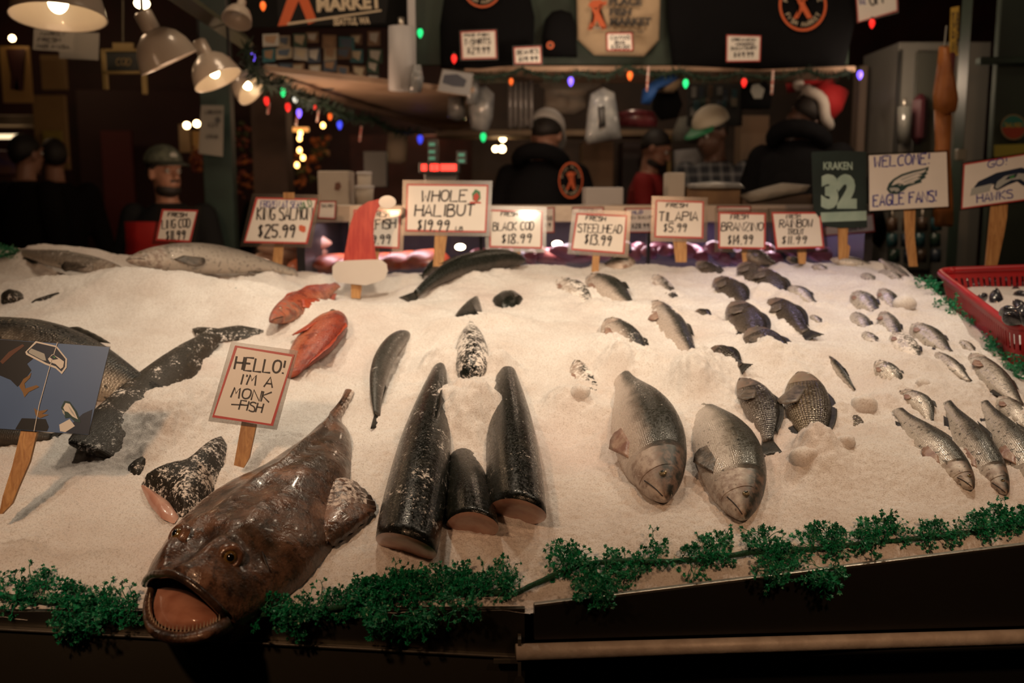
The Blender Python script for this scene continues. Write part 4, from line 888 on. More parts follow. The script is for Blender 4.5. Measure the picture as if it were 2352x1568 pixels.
    # hawk head board at the right edge
    r, c = sign('white board with a blue and grey hawk head emblem at right edge', [(2213, 376), (2400, 346), (2398, 454), (2208, 480)], [('GO!', (2268, 386), (2312, 378), 16, BLUE), ('HAWKS', (2244, 466), (2326, 454), 19, BLUE)], base=(2284, 640), stake=[(2276, 470), (2314, 466), (2312, 500), (2304, 544), (2290, 608), (2260, 640), (2266, 570)], name='hawk_board', group=None, sleeve=4, bw=3)
    def hawk(f, card, root):
        g = lambda pl: [f(x, y) for x, y in pl]
        poly('emblem_outline', g([(6, 40), (16, 26), (60, 6), (120, -2), (140, 8), (150, 26), (142, 48), (126, 54), (110, 38), (86, 46), (62, 58), (52, 52), (54, 38), (0, 62)]), card, NAVY, root, .0014)
        poly('emblem_band', g([(0, 44), (50, 36), (44, 52), (44, 58), (-4, 66)]), card, SIL, root, .0018)
        poly('emblem_face', g([(56, 48), (62, 32), (80, 18), (112, 14), (132, 18), (140, 34), (130, 44), (118, 32), (96, 32), (78, 42), (62, 54)]), card, SIL, root, .0020)
        poly('emblem_eye', g([(80, 30), (88, 20), (112, 14), (106, 26)]), card, NAVY, root, .0024)
        poly('emblem_pupil', g([(92, 22), (104, 18), (102, 26), (92, 27)]), card, LIME, root, .0028)
    hawk(lambda x, y: (2232 + x * .95, 398 + y * .78 - x * .10), c, r)
    # sports picture with swooping bird
    sky = M('blue_picture_sky', (.07, .125, .27), .35, var=((.10, .18, .36), 2, 1), coat=.3)
    r, c = sign('glossy blue picture of a swooping eagle and two bird head emblems', [(0, 779), (252, 797), (203, 998), (-30, 982)], [], base=(8, 1176), stake=[(52, 980), (88, 986), (70, 1060), (46, 1115), (30, 1155), (6, 1180), (0, 1180), (8, 1140), (30, 1070)], border=None, paper=sky, lean=.3, name='picture_sign', cat='picture', group=None, sleeve=2)
    BRN = M('dark_brown_print', (.022, .014, .010), .4); TAN = M('ochre_print', (.24, .13, .04), .4); BLK = M('black_print', (.008, .008, .010), .4)
    poly('bird_body', [(-20, 779), (10, 780), (84, 786), (86, 815), (62, 835), (72, 850), (58, 870), (40, 888), (24, 872), (0, 862), (-25, 860)], c, BLK, r, .0012)
    poly('bird_wing', [(0, 830), (20, 808), (52, 790), (56, 794), (30, 814), (6, 836)], c, M('rust_print', (.12, .05, .03), .4), r, .0016)
    for pl in ([(44, 886), (54, 870), (66, 862), (72, 855), (69, 867), (56, 880), (58, 892), (84, 884), (90, 888), (66, 900), (56, 912), (52, 900), (48, 894)], [(78, 936), (88, 944), (110, 940), (104, 946), (96, 950), (112, 952), (92, 960), (82, 954)]): poly('talon', pl, c, TAN, r, .0016)
    for nm, pl, m_, o_ in (('emblem_edge', [(58, 808), (82, 783), (130, 794), (154, 824), (153, 844), (142, 859), (128, 846), (104, 837), (60, 814)], WHT, .0018), ('emblem_outline', [(62, 807), (84, 787), (128, 797), (150, 824), (149, 842), (141, 853), (128, 841), (106, 833), (64, 811)], NAVY, .0022),
        ('emblem_band', [(66, 806), (72, 800), (102, 812), (106, 828), (98, 827), (66, 810)], SIL, .0026), ('emblem_face', [(110, 824), (120, 813), (136, 822), (147, 830), (145, 843), (139, 847), (128, 836), (114, 831)], WHT, .0026), ('emblem_eye', [(114, 820), (122, 814), (134, 824), (122, 826)], NAVY, .0030), ('emblem_pupil', [(120, 818), (127, 819), (126, 823)], LIME, .0034),
        ('emblem_outline', [(140, 936), (148, 920), (160, 922), (176, 944), (186, 970), (172, 968), (160, 958), (150, 960), (146, 948)], DG, .0018), ('emblem_head', [(145, 936), (151, 925), (160, 927), (172, 946), (179, 963), (166, 956), (156, 946), (149, 944)], WHT, .0022), ('emblem_feather', [(156, 930), (168, 946), (175, 960), (163, 946)], SIL, .0026), ('emblem_beak', [(142, 940), (148, 944), (149, 954), (144, 948)], SIL, .0026)): poly(nm, pl, c, m_, r, o_)
    poly('player_dark', [(35, 985), (50, 960), (105, 962), (112, 980), (108, 990), (38, 986)], c, BLK, r, .0012); poly('player_navy', [(150, 992), (168, 970), (190, 950), (212, 940), (204, 997), (160, 995)], c, NAVY, r, .0012); poly('player_sleeve', [(136, 975), (160, 962), (172, 978), (150, 992), (138, 990)], c, WHT, r, .0016)
    ribbon_mb = MB(); ribbon(ribbon_mb, [(132, 786), (112, 850), (90, 930), (78, 990)], 1.6, c, .0026); ribbon_mb.build('crease', WHT, r)
run_signs()
# ------------------------------------------------------------ green garlands along the ice
PG = M('green_plastic_parsley', (.008, .25, .105), .42, var=((.005, .13, .055), 30, 1), spec=.5)
PG2 = M('green_rope_fuzz', (.008, .10, .042), .7, var=((.004, .05, .02), 200, 1), bump=(500, 1, .004))
def sprig_mesh(seed, dense=1.0):
    rr = random.Random(seed); m = MB()
    def leaf(p, d, s):
        a = d.cross(Vector((rr.random() - .5, rr.random() - .5, rr.random() - .5))).normalized(); b = d.cross(a)
        for k in (-1, 0, 1):
            e = (d + a * k * .9 + b * (rr.random() - .5) * .5).normalized(); w = a * s * .30 if k == 0 else d * s * .24
            w = (w - e * w.dot(e)); m.add([p, p + e * s * .55 + w, p + e * s, p + e * s * .55 - w], [(0, 1, 2, 3)])
    def grow(p, d, ln, r, lv):
        q = p; pts = [p]
        for i in range(3):
            d = (d + Vector((rr.gauss(0, .28), rr.gauss(0, .28), rr.gauss(0, .28)))).normalized(); q = q + d * ln / 3; pts.append(q)
        m.tube(pts, [r, r * .9, r * .8, r * .7], 4, False)
        if lv == 0:
            for k in range(3): leaf(q - d * ln * .12 * k, (d + Vector((rr.gauss(0, .8), rr.gauss(0, .8), rr.gauss(0, .8)))).normalized(), .0048 + .0022 * rr.random())
            return
        for k in range(3 if lv == 2 else 3): grow(pts[2] if k else q, (d + Vector((rr.gauss(0, .75), rr.gauss(0, .75), rr.gauss(0, .75)))).normalized(), ln * .62, r * .75, lv - 1)
    for k in range(3): grow(Vector((0, 0, 0)), Vector((rr.gauss(0, .7), rr.gauss(0, .7), 1)).normalized(), .026, .0011, 2)
    me = bpy.data.meshes.new('sprig'); me.from_pydata([tuple(v) for v in m.v], [], m.f); me.materials.append(PG); return me
SPR = [sprig_mesh(s) for s in range(6)]
def garland(label, rope, clumps, seed, rope_r=.0042):
    """rope = px path with lift; clumps = (px, py, number, spread px, droop)"""
    rr = random.Random(seed); pts = [lip(x, y, h) for x, y, h in rope]; root = thing('parsley_garland', pts[len(pts) // 2], label, 'garland', 'green plastic garlands round the ice')
    d = []
    for i in range(len(pts) - 1):
        for k in range(8): d.append(pts[i].lerp(pts[i + 1], k / 8) + Vector((0, 0, .002 * sin(i * 8 + k))))
    for _ in range(6): d = [d[0]] + [(d[i - 1] + d[i] * 2 + d[i + 1]) / 4 for i in range(1, len(d) - 1)] + [d[-1]]
    MB().tube(d, [rope_r * (1 + .15 * rr.random()) for _ in d], 8).build('rope', PG2, root, True)
    inv = root.location
    for px, py, n, sp, droop in clumps:
        for k in range(max(2, int(n * 1.2))):
            x, y = px + rr.gauss(0, sp), py + rr.gauss(0, sp * .35)
            p = lip(x, y, .006) if droop < .5 else P(x, y, FC.y - .045 + (FR.y - FC.y) * max(0, (x - 1215) / 1137))
            o = bpy.data.objects.new('sprig', SPR[rr.randrange(6)]); COL.objects.link(o); o.parent = root; o.location = p - inv
            if droop >= .5: dr = Vector((rr.gauss(0, .5), -.35, -1 + .4 * rr.random()))
            else: dr = Vector((rr.gauss(0, .8), rr.gauss(-.5, .6), .75 + .4 * rr.random()))
            o.rotation_mode = 'QUATERNION'; q = dr.normalized().to_track_quat('Z', 'Y'); o.rotation_quaternion = q; s = .55 + .5 * rr.random(); o.scale = (s, s, s)
    return root
def run_garlands():
    garland('green garland along the front edge left of the monkfish', [(-20, 1362, .006), (60, 1375, .006), (160, 1388, .008), (250, 1396, .006), (320, 1400, .004)],
            [(20, 1365, 5, 20, 0), (75, 1352, 6, 18, 0), (150, 1385, 6, 22, 0), (215, 1392, 6, 20, 0), (270, 1393, 5, 20, 0), (150, 1410, 5, 14, 1), (180, 1415, 4, 18, 1), (308, 1398, 3, 8, 0)], 1)
    garland('thick green garland along the front edge right of the monkfish', [(560, 1412, .004), (640, 1408, .008), (740, 1400, .008), (860, 1380, .012), (980, 1370, .012), (1080, 1360, .01), (1170, 1362, .006)],
            [(620, 1405, 5, 20, 0), (690, 1405, 8, 22, 0), (770, 1385, 10, 24, 0), (850, 1368, 11, 24, 0), (930, 1355, 12, 26, 0), (1010, 1345, 11, 26, 0), (1090, 1340, 10, 24, 0), (1160, 1335, 7, 20, 0), (700, 1425, 4, 18, 1), (870, 1410, 6, 25, 1), (960, 1415, 7, 25, 1), (1050, 1385, 4, 25, 1)], 2)
    garland('green garland with bare rope along the right front edge', [(1165, 1370, .006), (1220, 1345, .010), (1290, 1312, .014), (1350, 1294, .016), (1420, 1288, .016), (1520, 1290, .014), (1600, 1285, .014), (1700, 1272, .014), (1760, 1262, .012), (1860, 1262, .008), (1960, 1250, .006), (2080, 1240, .006), (2200, 1226, .006), (2370, 1206, .006)],
            [(1305, 1290, 6, 10, 0), (1350, 1322, 9, 26, 0), (1430, 1318, 8, 30, 0), (1385, 1340, 6, 16, 1), (1500, 1278, 4, 14, 0), (1640, 1270, 5, 16, 0), (1590, 1300, 3, 14, 0), (1760, 1258, 6, 22, 0), (1800, 1290, 7, 20, 0), (1800, 1315, 4, 18, 1), (1895, 1245, 9, 16, 0), (1880, 1310, 7, 18, 1),
             (1990, 1245, 5, 14, 0), (2060, 1226, 6, 16, 0), (2140, 1222, 7, 18, 0), (2240, 1212, 7, 18, 0), (2300, 1198, 8, 16, 0), (2345, 1190, 6, 12, 0)], 3)
    garland('green garland along the side beside the red basket', [(2125, 655, .004), (2165, 668, .006), (2195, 700, .006), (2240, 735, .006), (2275, 775, .006), (2310, 800, .006), (2350, 850, .006), (2380, 880, .004)],
            [(2135, 655, 3, 8, 0), (2170, 672, 6, 12, 0), (2205, 706, 8, 12, 0), (2245, 740, 8, 14, 0), (2280, 790, 9, 14, 0), (2320, 812, 8, 14, 0), (2345, 850, 6, 12, 0)], 4, .003)
    garland('scrap of green garland behind the far left snow', [(-10, 592, .01), (15, 585, .012), (40, 582, .01)], [(15, 580, 6, 14, 0)], 5, .003)
run_garlands()
# ------------------------------------------------------------ red basket of mussels
def run_basket():
    redm = M('red_plastic', (.42, .012, .018), .35, var=((.30, .010, .014), 6, 1), spec=.6)
    A, B = P(2152, 622, 3.02), P(2326, 752, 2.42); ev = (B - A); w = Vector((ev.y, -ev.x, 0)).normalized() * .46
    if w.x < 0: w = -w
    w.z = .02; C, D = B + w, A + w; rim = [A, B, C, D]; root = thing('plastic_basket', (A + B + C + D) / 4 - Vector((0, 0, .12)), 'red plastic basket of mussels on ice at the right edge', 'basket')
    cen = sum(rim, Vector()) / 4
    def corner(q, k=6, r=.05):                                # rounded corners
        out = []
        for i in range(4):
            p, a, b = q[i], (q[i - 1] - q[i]).normalized() * r, (q[(i + 1) % 4] - q[i]).normalized() * r
            for j in range(k): t = j / (k - 1); out.append((p + a) * (1 - t) ** 2 + p * 2 * t * (1 - t) + (p + b) * t * t)
        return out
    top = corner(rim); low = [cen + (p - cen) * .88 + Vector((0, 0, -.115)) for p in top]; n = len(top)
    m = MB(); m.tube(top + [top[0], top[1]], .011, 8); m.build('rim', redm, root, True)
    def band(t0, t1):
        v = [top[i].lerp(low[i], t0) for i in range(n)] + [top[i].lerp(low[i], t1) for i in range(n)]
        return v, [(i, (i + 1) % n, n + (i + 1) % n, n + i) for i in range(n)]
    m = MB(); m.add(*band(0, .2)); m.add(*band(.58, 1.0))
    for i in range(n):                                        # slotted wall: uprights between the bands
        a, b = top[i], top[(i + 1) % n]; L = (b - a).length; k = max(1, int(L / .016))
        for j in range(k):
            t = (j + .5) / k; p, q = a.lerp(b, t), low[i].lerp(low[(i + 1) % n], t); e = (b - a).normalized() * .0048
            m.add([p.lerp(q, .2) - e, p.lerp(q, .2) + e, p.lerp(q, .58) + e, p.lerp(q, .58) - e], [(0, 1, 2, 3)])
    mod_solid(m.build('slotted_wall', redm, root), .003)
    mesh('bottom', low, [tuple(range(n))], redm, root, False)
    lv = [cen + (p - cen) * .94 + Vector((0, 0, -.05)) for p in top]; v = []; R_ = 14
    for j in range(R_):
        s = 1 - j / (R_ - .5)
        for p in lv: q = (cen + Vector((0, 0, -.05))).lerp(p, s); q.z += .022 * (1 - s * s) + .008 * float(vnoise(q.x, q.y, .03, 51)) + .004 * float(vnoise(q.x, q.y, .012, 52)); v.append(q)
    o = mesh('basket_ice', v, [(j * n + k, j * n + (k + 1) % n, (j + 1) * n + (k + 1) % n, (j + 1) * n + k) for j in range(R_ - 1) for k in range(n)] + [tuple((R_ - 1) * n + k for k in range(n))], ICE, None)
    tag(o, 'crushed ice filling the red basket', 'ice', kind='stuff')
    ms = M('mussel_shell', (.010, .011, .016), .22, var=((.035, .035, .045), 60, 1), coat=.4)
    def musselmesh():
        m = MB(); rings = []
        for i in range(11):
            t = i / 10; w_ = .019 * sin(pi * min(1, t ** .75 * 1.0)) ** .8 + .0008; h_ = .0125 * sin(pi * t ** .8) ** .8 + .0006
            rings.append([Vector((t * .068 - .034, w_ * cos(a * pi / 6) + .006 * sin(pi * t), h_ * sin(a * pi / 6))) for a in range(12)])
        m.loft(rings); me = m.build('tmp', ms, None, True, False); d = me.data; bpy.data.objects.remove(me); return d
    md = musselmesh(); rr = random.Random(5); nrm = Vector((0, 0, 1))
    for x, y in [(2228, 655), (2240, 662), (2275, 668), (2288, 655), (2282, 676), (2292, 690), (2310, 648), (2312, 680), (2326, 672), (2338, 680), (2345, 690), (2250, 695), (2338, 708), (2318, 728), (2345, 728), (2352, 738), (2360, 660), (2370, 690), (2380, 720), (2332, 738)]:
        z = cen.z - .03; p = atz(x, y, z); o = bpy.data.objects.new('mussel', md); COL.objects.link(o); o.location = p + Vector((0, 0, .008)); o.rotation_euler = (rr.uniform(-.9, .9), rr.uniform(-.9, .3), rr.uniform(0, 6.3))
        tag(o, 'black mussel on the ice in the red basket', 'mussel', 'mussels in the red basket')
run_basket()
# ------------------------------------------------------------ the room
def wallbox(name, x0, x1, y0, y1, z0, z1, m):
    o = MB().box(((x0 + x1) / 2, (y0 + y1) / 2, (z0 + z1) / 2), (x1 - x0, y1 - y0, z1 - z0)).build(name, m); return tag(o, kind='structure')
def panelm(name, c1, c2, sc=9):
    t = NT(name); w = t.n('ShaderNodeTexWave'); w.inputs['Scale'].default_value = sc; w.inputs['Distortion'].default_value = .3; t.l(t.coord(), w.inputs['Vector'])
    c = t.mix(t.ramp(w.outputs[0], [(.06, 1), (.14, 0)]), c1, c2); t.set(Base_Color=t.mix(t.ramp(t.noise(3), [(.4, 0), (.7, 1)]), c, c2), Roughness=.6); return t.m
redwood = panelm('dark_red_panelling', (.045, .008, .007, 1), (.018, .004, .004, 1))
darkwall = M('dark_market_wall', (.012, .010, .008), .7, var=((.02, .013, .008), 2, 1))
wallbox('wall_back', -6, 5, 10, 10.1, 0, 3.6, redwood); wallbox('wall_left', -6.1, -6, -2, 10, 0, 3.6, darkwall); wallbox('wall_right', 5, 5.1, -2, 10, 0, 3.6, darkwall)
wallbox('wall_front', -6, 5, -2.1, -2, 0, 3.6, darkwall); wallbox('ceiling', -6, 5, -2, 10, 3.6, 3.7, M('dark_ceiling', (.02, .018, .015), .8))
def pb(name, x0, y0, x1, y1, d, dep, m, parent=None, bev=.004):
    """box whose front face fills the px rectangle at depth d"""
    a, b = P(x0, y1, d), P(x1, y0, d); c = (a + b) / 2
    v = []
    for yy, k in ((0, 1.0), (dep, 1.0)): v += [Vector((a.x, d + yy, a.z)), Vector((b.x, d + yy, a.z)), Vector((b.x, d + yy, b.z)), Vector((a.x, d + yy, b.z))]
    o = mesh(name, v, [(0, 1, 2, 3), (5, 4, 7, 6), (4, 0, 3, 7), (1, 5, 6, 2), (3, 2, 6, 7), (4, 5, 1, 0)], m, parent, False)
    return mod_bevel(o, bev, 1) if bev else o
def item(name, label, cat, x0, y0, x1, y1, d, dep, m, group=None, bev=.004):
    return tag(pb(name, x0, y0, x1, y1, d, dep, m, None, bev), label, cat, group)
GRN = M('dark_green_paint', (.014, .032, .020), .6, var=((.009, .020, .013), 5, 1)); TEAL = M('teal_painted_post', (.020, .045, .038), .5, var=((.012, .027, .023), 4, 1))
tag(pb('column_left', 480, -100, 514, 700, 5.6, .09, TEAL), kind='structure'); tag(pb('column_middle', 592, 200, 655, 700, 6.4, .18, M('brown_post', (.085, .048, .030), .6, var=((.05, .028, .018), 3, 1))), kind='structure')
tag(pb('column_right', 2193, -100, 2242, 640, 4.3, .10, GRN), kind='structure')
item('wall_board', 'dark green board at the right edge behind the post', 'board', 2256, -60, 2500, 640, 4.5, .04, M('dark_green_board', (.014, .024, .018), .6, var=((.022, .034, .024), 3, 1)))
tag(pb('trim_1', 2252, 130, 2500, 146, 4.46, .05, GRN), kind='structure')
# overhead beam on the left, shelf and soffit of the stall
a, b = P(380, -30, 3.6), P(566, 100, 4.7); m = MB(); m.tube([a, b], .035, 4); tag(m.build('trim_2', M('olive_beam', (.06, .06, .035), .5)), kind='structure')
PLY = M('pale_plywood', (.40, .27, .19), .55, var=((.28, .18, .12), 3, 1))
q = [P(580, 172, 4.0), P(606, 160, 3.95), P(1000, 200, 4.75), P(1075, 205, 4.8), P(1080, 285, 7.0), P(1025, 302, 7.3), P(830, 262, 5.8)]
zz = 1.975; q = [Vector((p.x, p.y, zz)) for p in q]; q = [atz(*p, zz) for p in [(580, 174), (606, 162), (1000, 205), (1090, 212), (1130, 280), (1030, 303), (830, 252)]]
m = MB(); m.prism(q, (0, 0, .022)); o = m.build('overhead_shelf', PLY); tag(o, 'pale plywood overhead shelf seen from below at the stall corner', 'shelf')
t = thing('display_board', P(1450, 150, 4.9), 'dark green upper board of the stall hung with shirts and a bag', 'board')
pb('board', 950, -120, 1962, 150, 4.92, .03, GRN, t); pb('shelf_edge', 1066, 151, 1966, 164, 4.86, .5, PLY, t); pb('rear_panel', 560, -120, 960, 62, 5.0, .03, M('black_paint', (.006, .006, .006), .8, spec=.1), t)
# market banner with the fish thrower, on the left part of the board
def figure(card, root, f, m):
    g = lambda pl: [f(x, y) for x, y in pl]
    poly('emblem_figure', g([(8, 100), (28, 100), (48, 66), (70, 100), (92, 96), (66, 52), (58, 40), (78, 10), (60, 14), (46, 34), (34, 22), (26, 30), (38, 50)]), card, m, root, .003)
    poly('emblem_fish', g([(10, 14), (30, -2), (60, -4), (78, 4), (90, -4), (88, 16), (74, 14), (50, 24), (24, 24)]), card, m, root, .003)
ORG = M('orange_print', (.58, .11, .03), .5); CRM = M('cream_print', (.55, .46, .33), .5); BLK2 = M('black_fabric', (.006, .006, .007), .9, spec=.08, bump=(30, .4, .01))
root = thing('market_banner', P(760, 10, 4.6), 'dark banner with orange fish thrower mark and cream market lettering', 'banner'); card = Card(P(760, 10, 4.6), facing(None, 0, -.25))
poly('cloth', [(636, -30), (900, -60), (885, 52), (640, 62)], card, M('charcoal_cloth', (.014, .014, .014), .8, spec=.15), root, 0, .004)
poly('emblem_leg', [(664, -14), (692, -14), (662, 58), (638, 60)], card, ORG, root, .003); poly('emblem_leg', [(680, -14), (704, -14), (728, 48), (708, 56)], card, ORG, root, .003)
print_text('MARKET', (728, 26), 30, 150, card, CRM, root, ang=-.06, bold=.05, off=.005); print_text('SEATTLE, WA', (766, 58), 15, 84, card, CRM, root, ang=-.05, bold=.04, off=.005)
poly('stripe', [(660, 52), (876, 22), (876, 26), (660, 58)], card, CRM, root, .004)
# pinned photo cards below the banner
rr = random.Random(11); cols = {'blue grey': (.05, .07, .10), 'pale cream': (.30, .26, .19), 'dark green': (.03, .07, .05), 'dull white': (.34, .33, .30), 'brown': (.10, .06, .035), 'teal': (.03, .11, .13), 'black': (.014, .014, .016), 'tan': (.2, .13, .08)}
ords = ['first', 'second', 'third', 'fourth', 'fifth', 'sixth', 'seventh', 'eighth']
for r_, (row, nm) in enumerate([(78, 'top'), (112, 'second'), (144, 'third'), (172, 'lowest')]):
    for c_ in range(8):
        x = 604 + c_ * 34 + rr.uniform(-4, 4); y = row + rr.uniform(-6, 6); w, h = rr.uniform(26, 38), rr.uniform(24, 34); cn = rr.choice(list(cols)); c = cols[cn]
        card = Card(P(x, y, 4.75 + .001 * (c_ + r_)), facing(None, 0, -.15)); t = rr.uniform(-3, 3); root = thing('photo_card', P(x, y, 4.75), f'{cn} photo card, {ords[c_]} from the left in the {nm} row of the collage', 'photo card', 'photo cards pinned under the banner')
        poly('print', [(x, y), (x + w, y + t), (x + w, y + h + t), (x, y + h)], card, M('card_' + cn, c, .4), root, 0, .002); k = rr.choice(list(cols.values()))
        poly('image', [(x + 4, y + 4), (x + w - 4, y + 4 + t), (x + w * .7, y + h - 5 + t), (x + 5, y + h * .6)], card, M('image_%d' % (c_ % 4), tuple(v * 1.3 for v in k), .4), root, .003)
# ------------------------------------------------------------ merchandise on the board
def cloth(name, label, cat, pl, d, m, th=.02, group=None, root=None, sub=2):
    """soft hanging cloth: outline with real thickness and puffed faces"""
    front = [P(x, y, d) for x, y in pl]; c = sum(front, Vector()) / len(front); n = len(front); v = []
    for s, k in ((1, 0), (.93, -th * .5), (.6, -th * .9), (.25, -th)): v += [c.lerp(p, s) + Vector((0, k, 0)) for p in front]
    v += [p + Vector((0, th * .6, 0)) for p in front]
    f = [(j * n + i, j * n + (i + 1) % n, (j + 1) * n + (i + 1) % n, (j + 1) * n + i) for j in range(3) for i in range(n)] + [tuple(3 * n + i for i in range(n))] + [((i + 1) % n, i, 4 * n + i, 4 * n + (i + 1) % n) for i in range(n)]
    o = mesh(name, v, f, m, root); return tag(o, label, cat, group) if root is None else o
def ringlogo(root, cx, cy, rx, ry, card, words, sc=1):
    g = lambda k: [(cx + rx * k * cos(a * pi / 16), cy + ry * k * sin(a * pi / 16)) for a in range(32)]
    ringpoly('logo_ring', g(1), g(.90), card, ORG, root, .004); figure(card, root, lambda x, y: (cx + (x - 50) * rx * .0095, cy + (y - 46) * ry * .0095), ORG)
    for txt, a0, a1, flip in words:
        mb = MB(); k = len(txt)
        for i, ch in enumerate(txt):
            a = a0 + (a1 - a0) * (i / max(1, k - 1)); st, wd = strokes(ch); s_ = ry * .018 * sc
            for p in st:
                q = []
                for x, y in p:
                    r_ = .73 + (y - 4.5) * .018 * (1 if not flip else -1); da = (x - 3) * .022 * (1 if not flip else -1); q.append((cx + rx * r_ * sin(a + da), cy - ry * r_ * cos(a + da)))
                ribbon(mb, q, rx * .035, card, .005)
        mb.build('logo_lettering', CRM, root)
t = thing('black_sweatshirt', P(1745, 70, 4.8), 'large black shirt with an orange ringed emblem on the green board', 'shirt'); cloth('fabric', None, None, [(1532, -40), (1960, -40), (1962, 60), (1940, 152), (1740, 160), (1545, 150), (1535, 60)], 4.86, BLK2, .03, root=t)
ringlogo(t, 1844, 12, 55, 60, Card(P(1844, 10, 4.82), (0, -1, 0)), [('PIKE PLACE', -1.3, 1.3, False), ('FISH MARKET', -2.1, -4.2, True)])
t = thing('black_shirt', P(1120, 60, 4.8), 'black shirt left of the tote bag with a red price tag', 'shirt'); cloth('fabric', None, None, [(1012, 155), (1010, 60), (1025, -40), (1210, -40), (1228, 40), (1225, 110), (1180, 150), (1100, 158)], 4.86, BLK2, .03, root=t)
ringlogo(t, 1108, -32, 46, 50, Card(P(1108, -30, 4.82), (0, -1, 0)), [('FISH MARKET', -2.1, -4.2, True)])
t = thing('knit_beanie', P(1286, 80, 4.8), 'black knit beanie with small round orange patch beside the tote bag', 'hat'); cloth('knit', None, None, [(1246, 129), (1246, 80), (1252, 45), (1268, 26), (1290, 22), (1312, 30), (1322, 55), (1326, 130)], 4.86, M('black_knit', (.007, .007, .008), .95, spec=.08, bump=(120, .8, .006)), .05, root=t)
cd_ = Card(P(1264, 104, 4.79), (0, -1, 0)); g = lambda k: [(1264 + 9 * k * cos(a * pi / 8), 104 + 9 * k * sin(a * pi / 8)) for a in range(16)]; poly('patch', g(1), cd_, ORG, t, .002); poly('patch_centre', g(.6), cd_, M('brown_patch', (.12, .04, .02), .5), t, .003)
t = thing('tote_bag', P(1420, 60, 4.8), 'cream canvas tote bag printed with place fish market', 'bag'); CANV = M('cream_canvas', (.46, .34, .22), .8, var=((.38, .28, .18), 8, 1), bump=(60, .3)); cloth('canvas', None, None, [(1324, -50), (1518, -50), (1514, 92), (1480, 129), (1366, 126), (1326, 90)], 4.86, CANV, .03, root=t)
card = Card(P(1420, 50, 4.815), (0, -1, 0)); TB = M('charcoal_print', (.03, .026, .024), .6); print_text('PLACE', (1399, 12), 17, 76, card, TB, t, bold=.05); print_text('FISH', (1400, 35), 16, 50, card, TB, t, bold=.05); print_text('MARKET', (1401, 58), 17, 95, card, TB, t, bold=.05); print_text('SEATTLE, WA', (1424, 76), 6, 54, card, TB, t, bold=.03)
figure(card, t, lambda x, y: (1345 + x * .54, 2 + y * .66), ORG); poly('stripe', [(1352, 63), (1400, 62), (1400, 65), (1352, 66)], card, M('grey_print', (.25, .24, .22), .5), t, .003)
def tagcard(label, quad, lines, d):
    sign(label, quad, lines, d, lean=0, name='price_tag', cat='price tag', group='price tags on the merchandise', sleeve=3, bw=2.5)
K = INK
tagcard('price tag for t-shirts pinned below the black shirt', [(1058, 73), (1139, 69), (1141, 134), (1061, 136)], [('PIKE FISH', (1066, 84), (1122, 82), 5, K), ('T-SHIRTS', (1066, 104), (1126, 100), 13, K), ('$29.99', (1072, 124), (1124, 122), 15, K)], 4.76)
tagcard('price tag for beanies beside the knit beanie', [(1180, 109), (1242, 106), (1244, 146), (1182, 147)], [('BEANIES', (1188, 126), (1236, 122), 10, K), ('$19.99', (1190, 142), (1234, 140), 11, K)], 4.76)
tagcard('price tag pinned on the cream tote bag', [(1393, 76), (1452, 75), (1454, 116), (1394, 116)], [('CANVAS', (1402, 91), (1446, 90), 9, K), ('BAG', (1412, 101), (1434, 101), 7, K), ('$20.00', (1402, 113), (1446, 113), 9, K)], 4.74)
tagcard('price tag for sweatshirts pinned on the large black shirt', [(1669, 80), (1748, 82), (1746, 141), (1668, 142)], [('CREWNECK', (1680, 94), (1736, 95), 6, K), ('HOODED', (1690, 104), (1732, 104), 5, K), ('SWEATSHIRT', (1678, 115), (1738, 114), 7, K), ('$49.99', (1684, 132), (1730, 131), 12, K)], 4.78)
tagcard('curled white price card at the top right of the board', [(1964, -40), (2060, -44), (2062, 26), (1970, 52)], [('$12', (1974, 12), (1990, 8), 18, BLUE), ('OFF', (2000, 14), (2040, 4), 26, K)], 4.7)
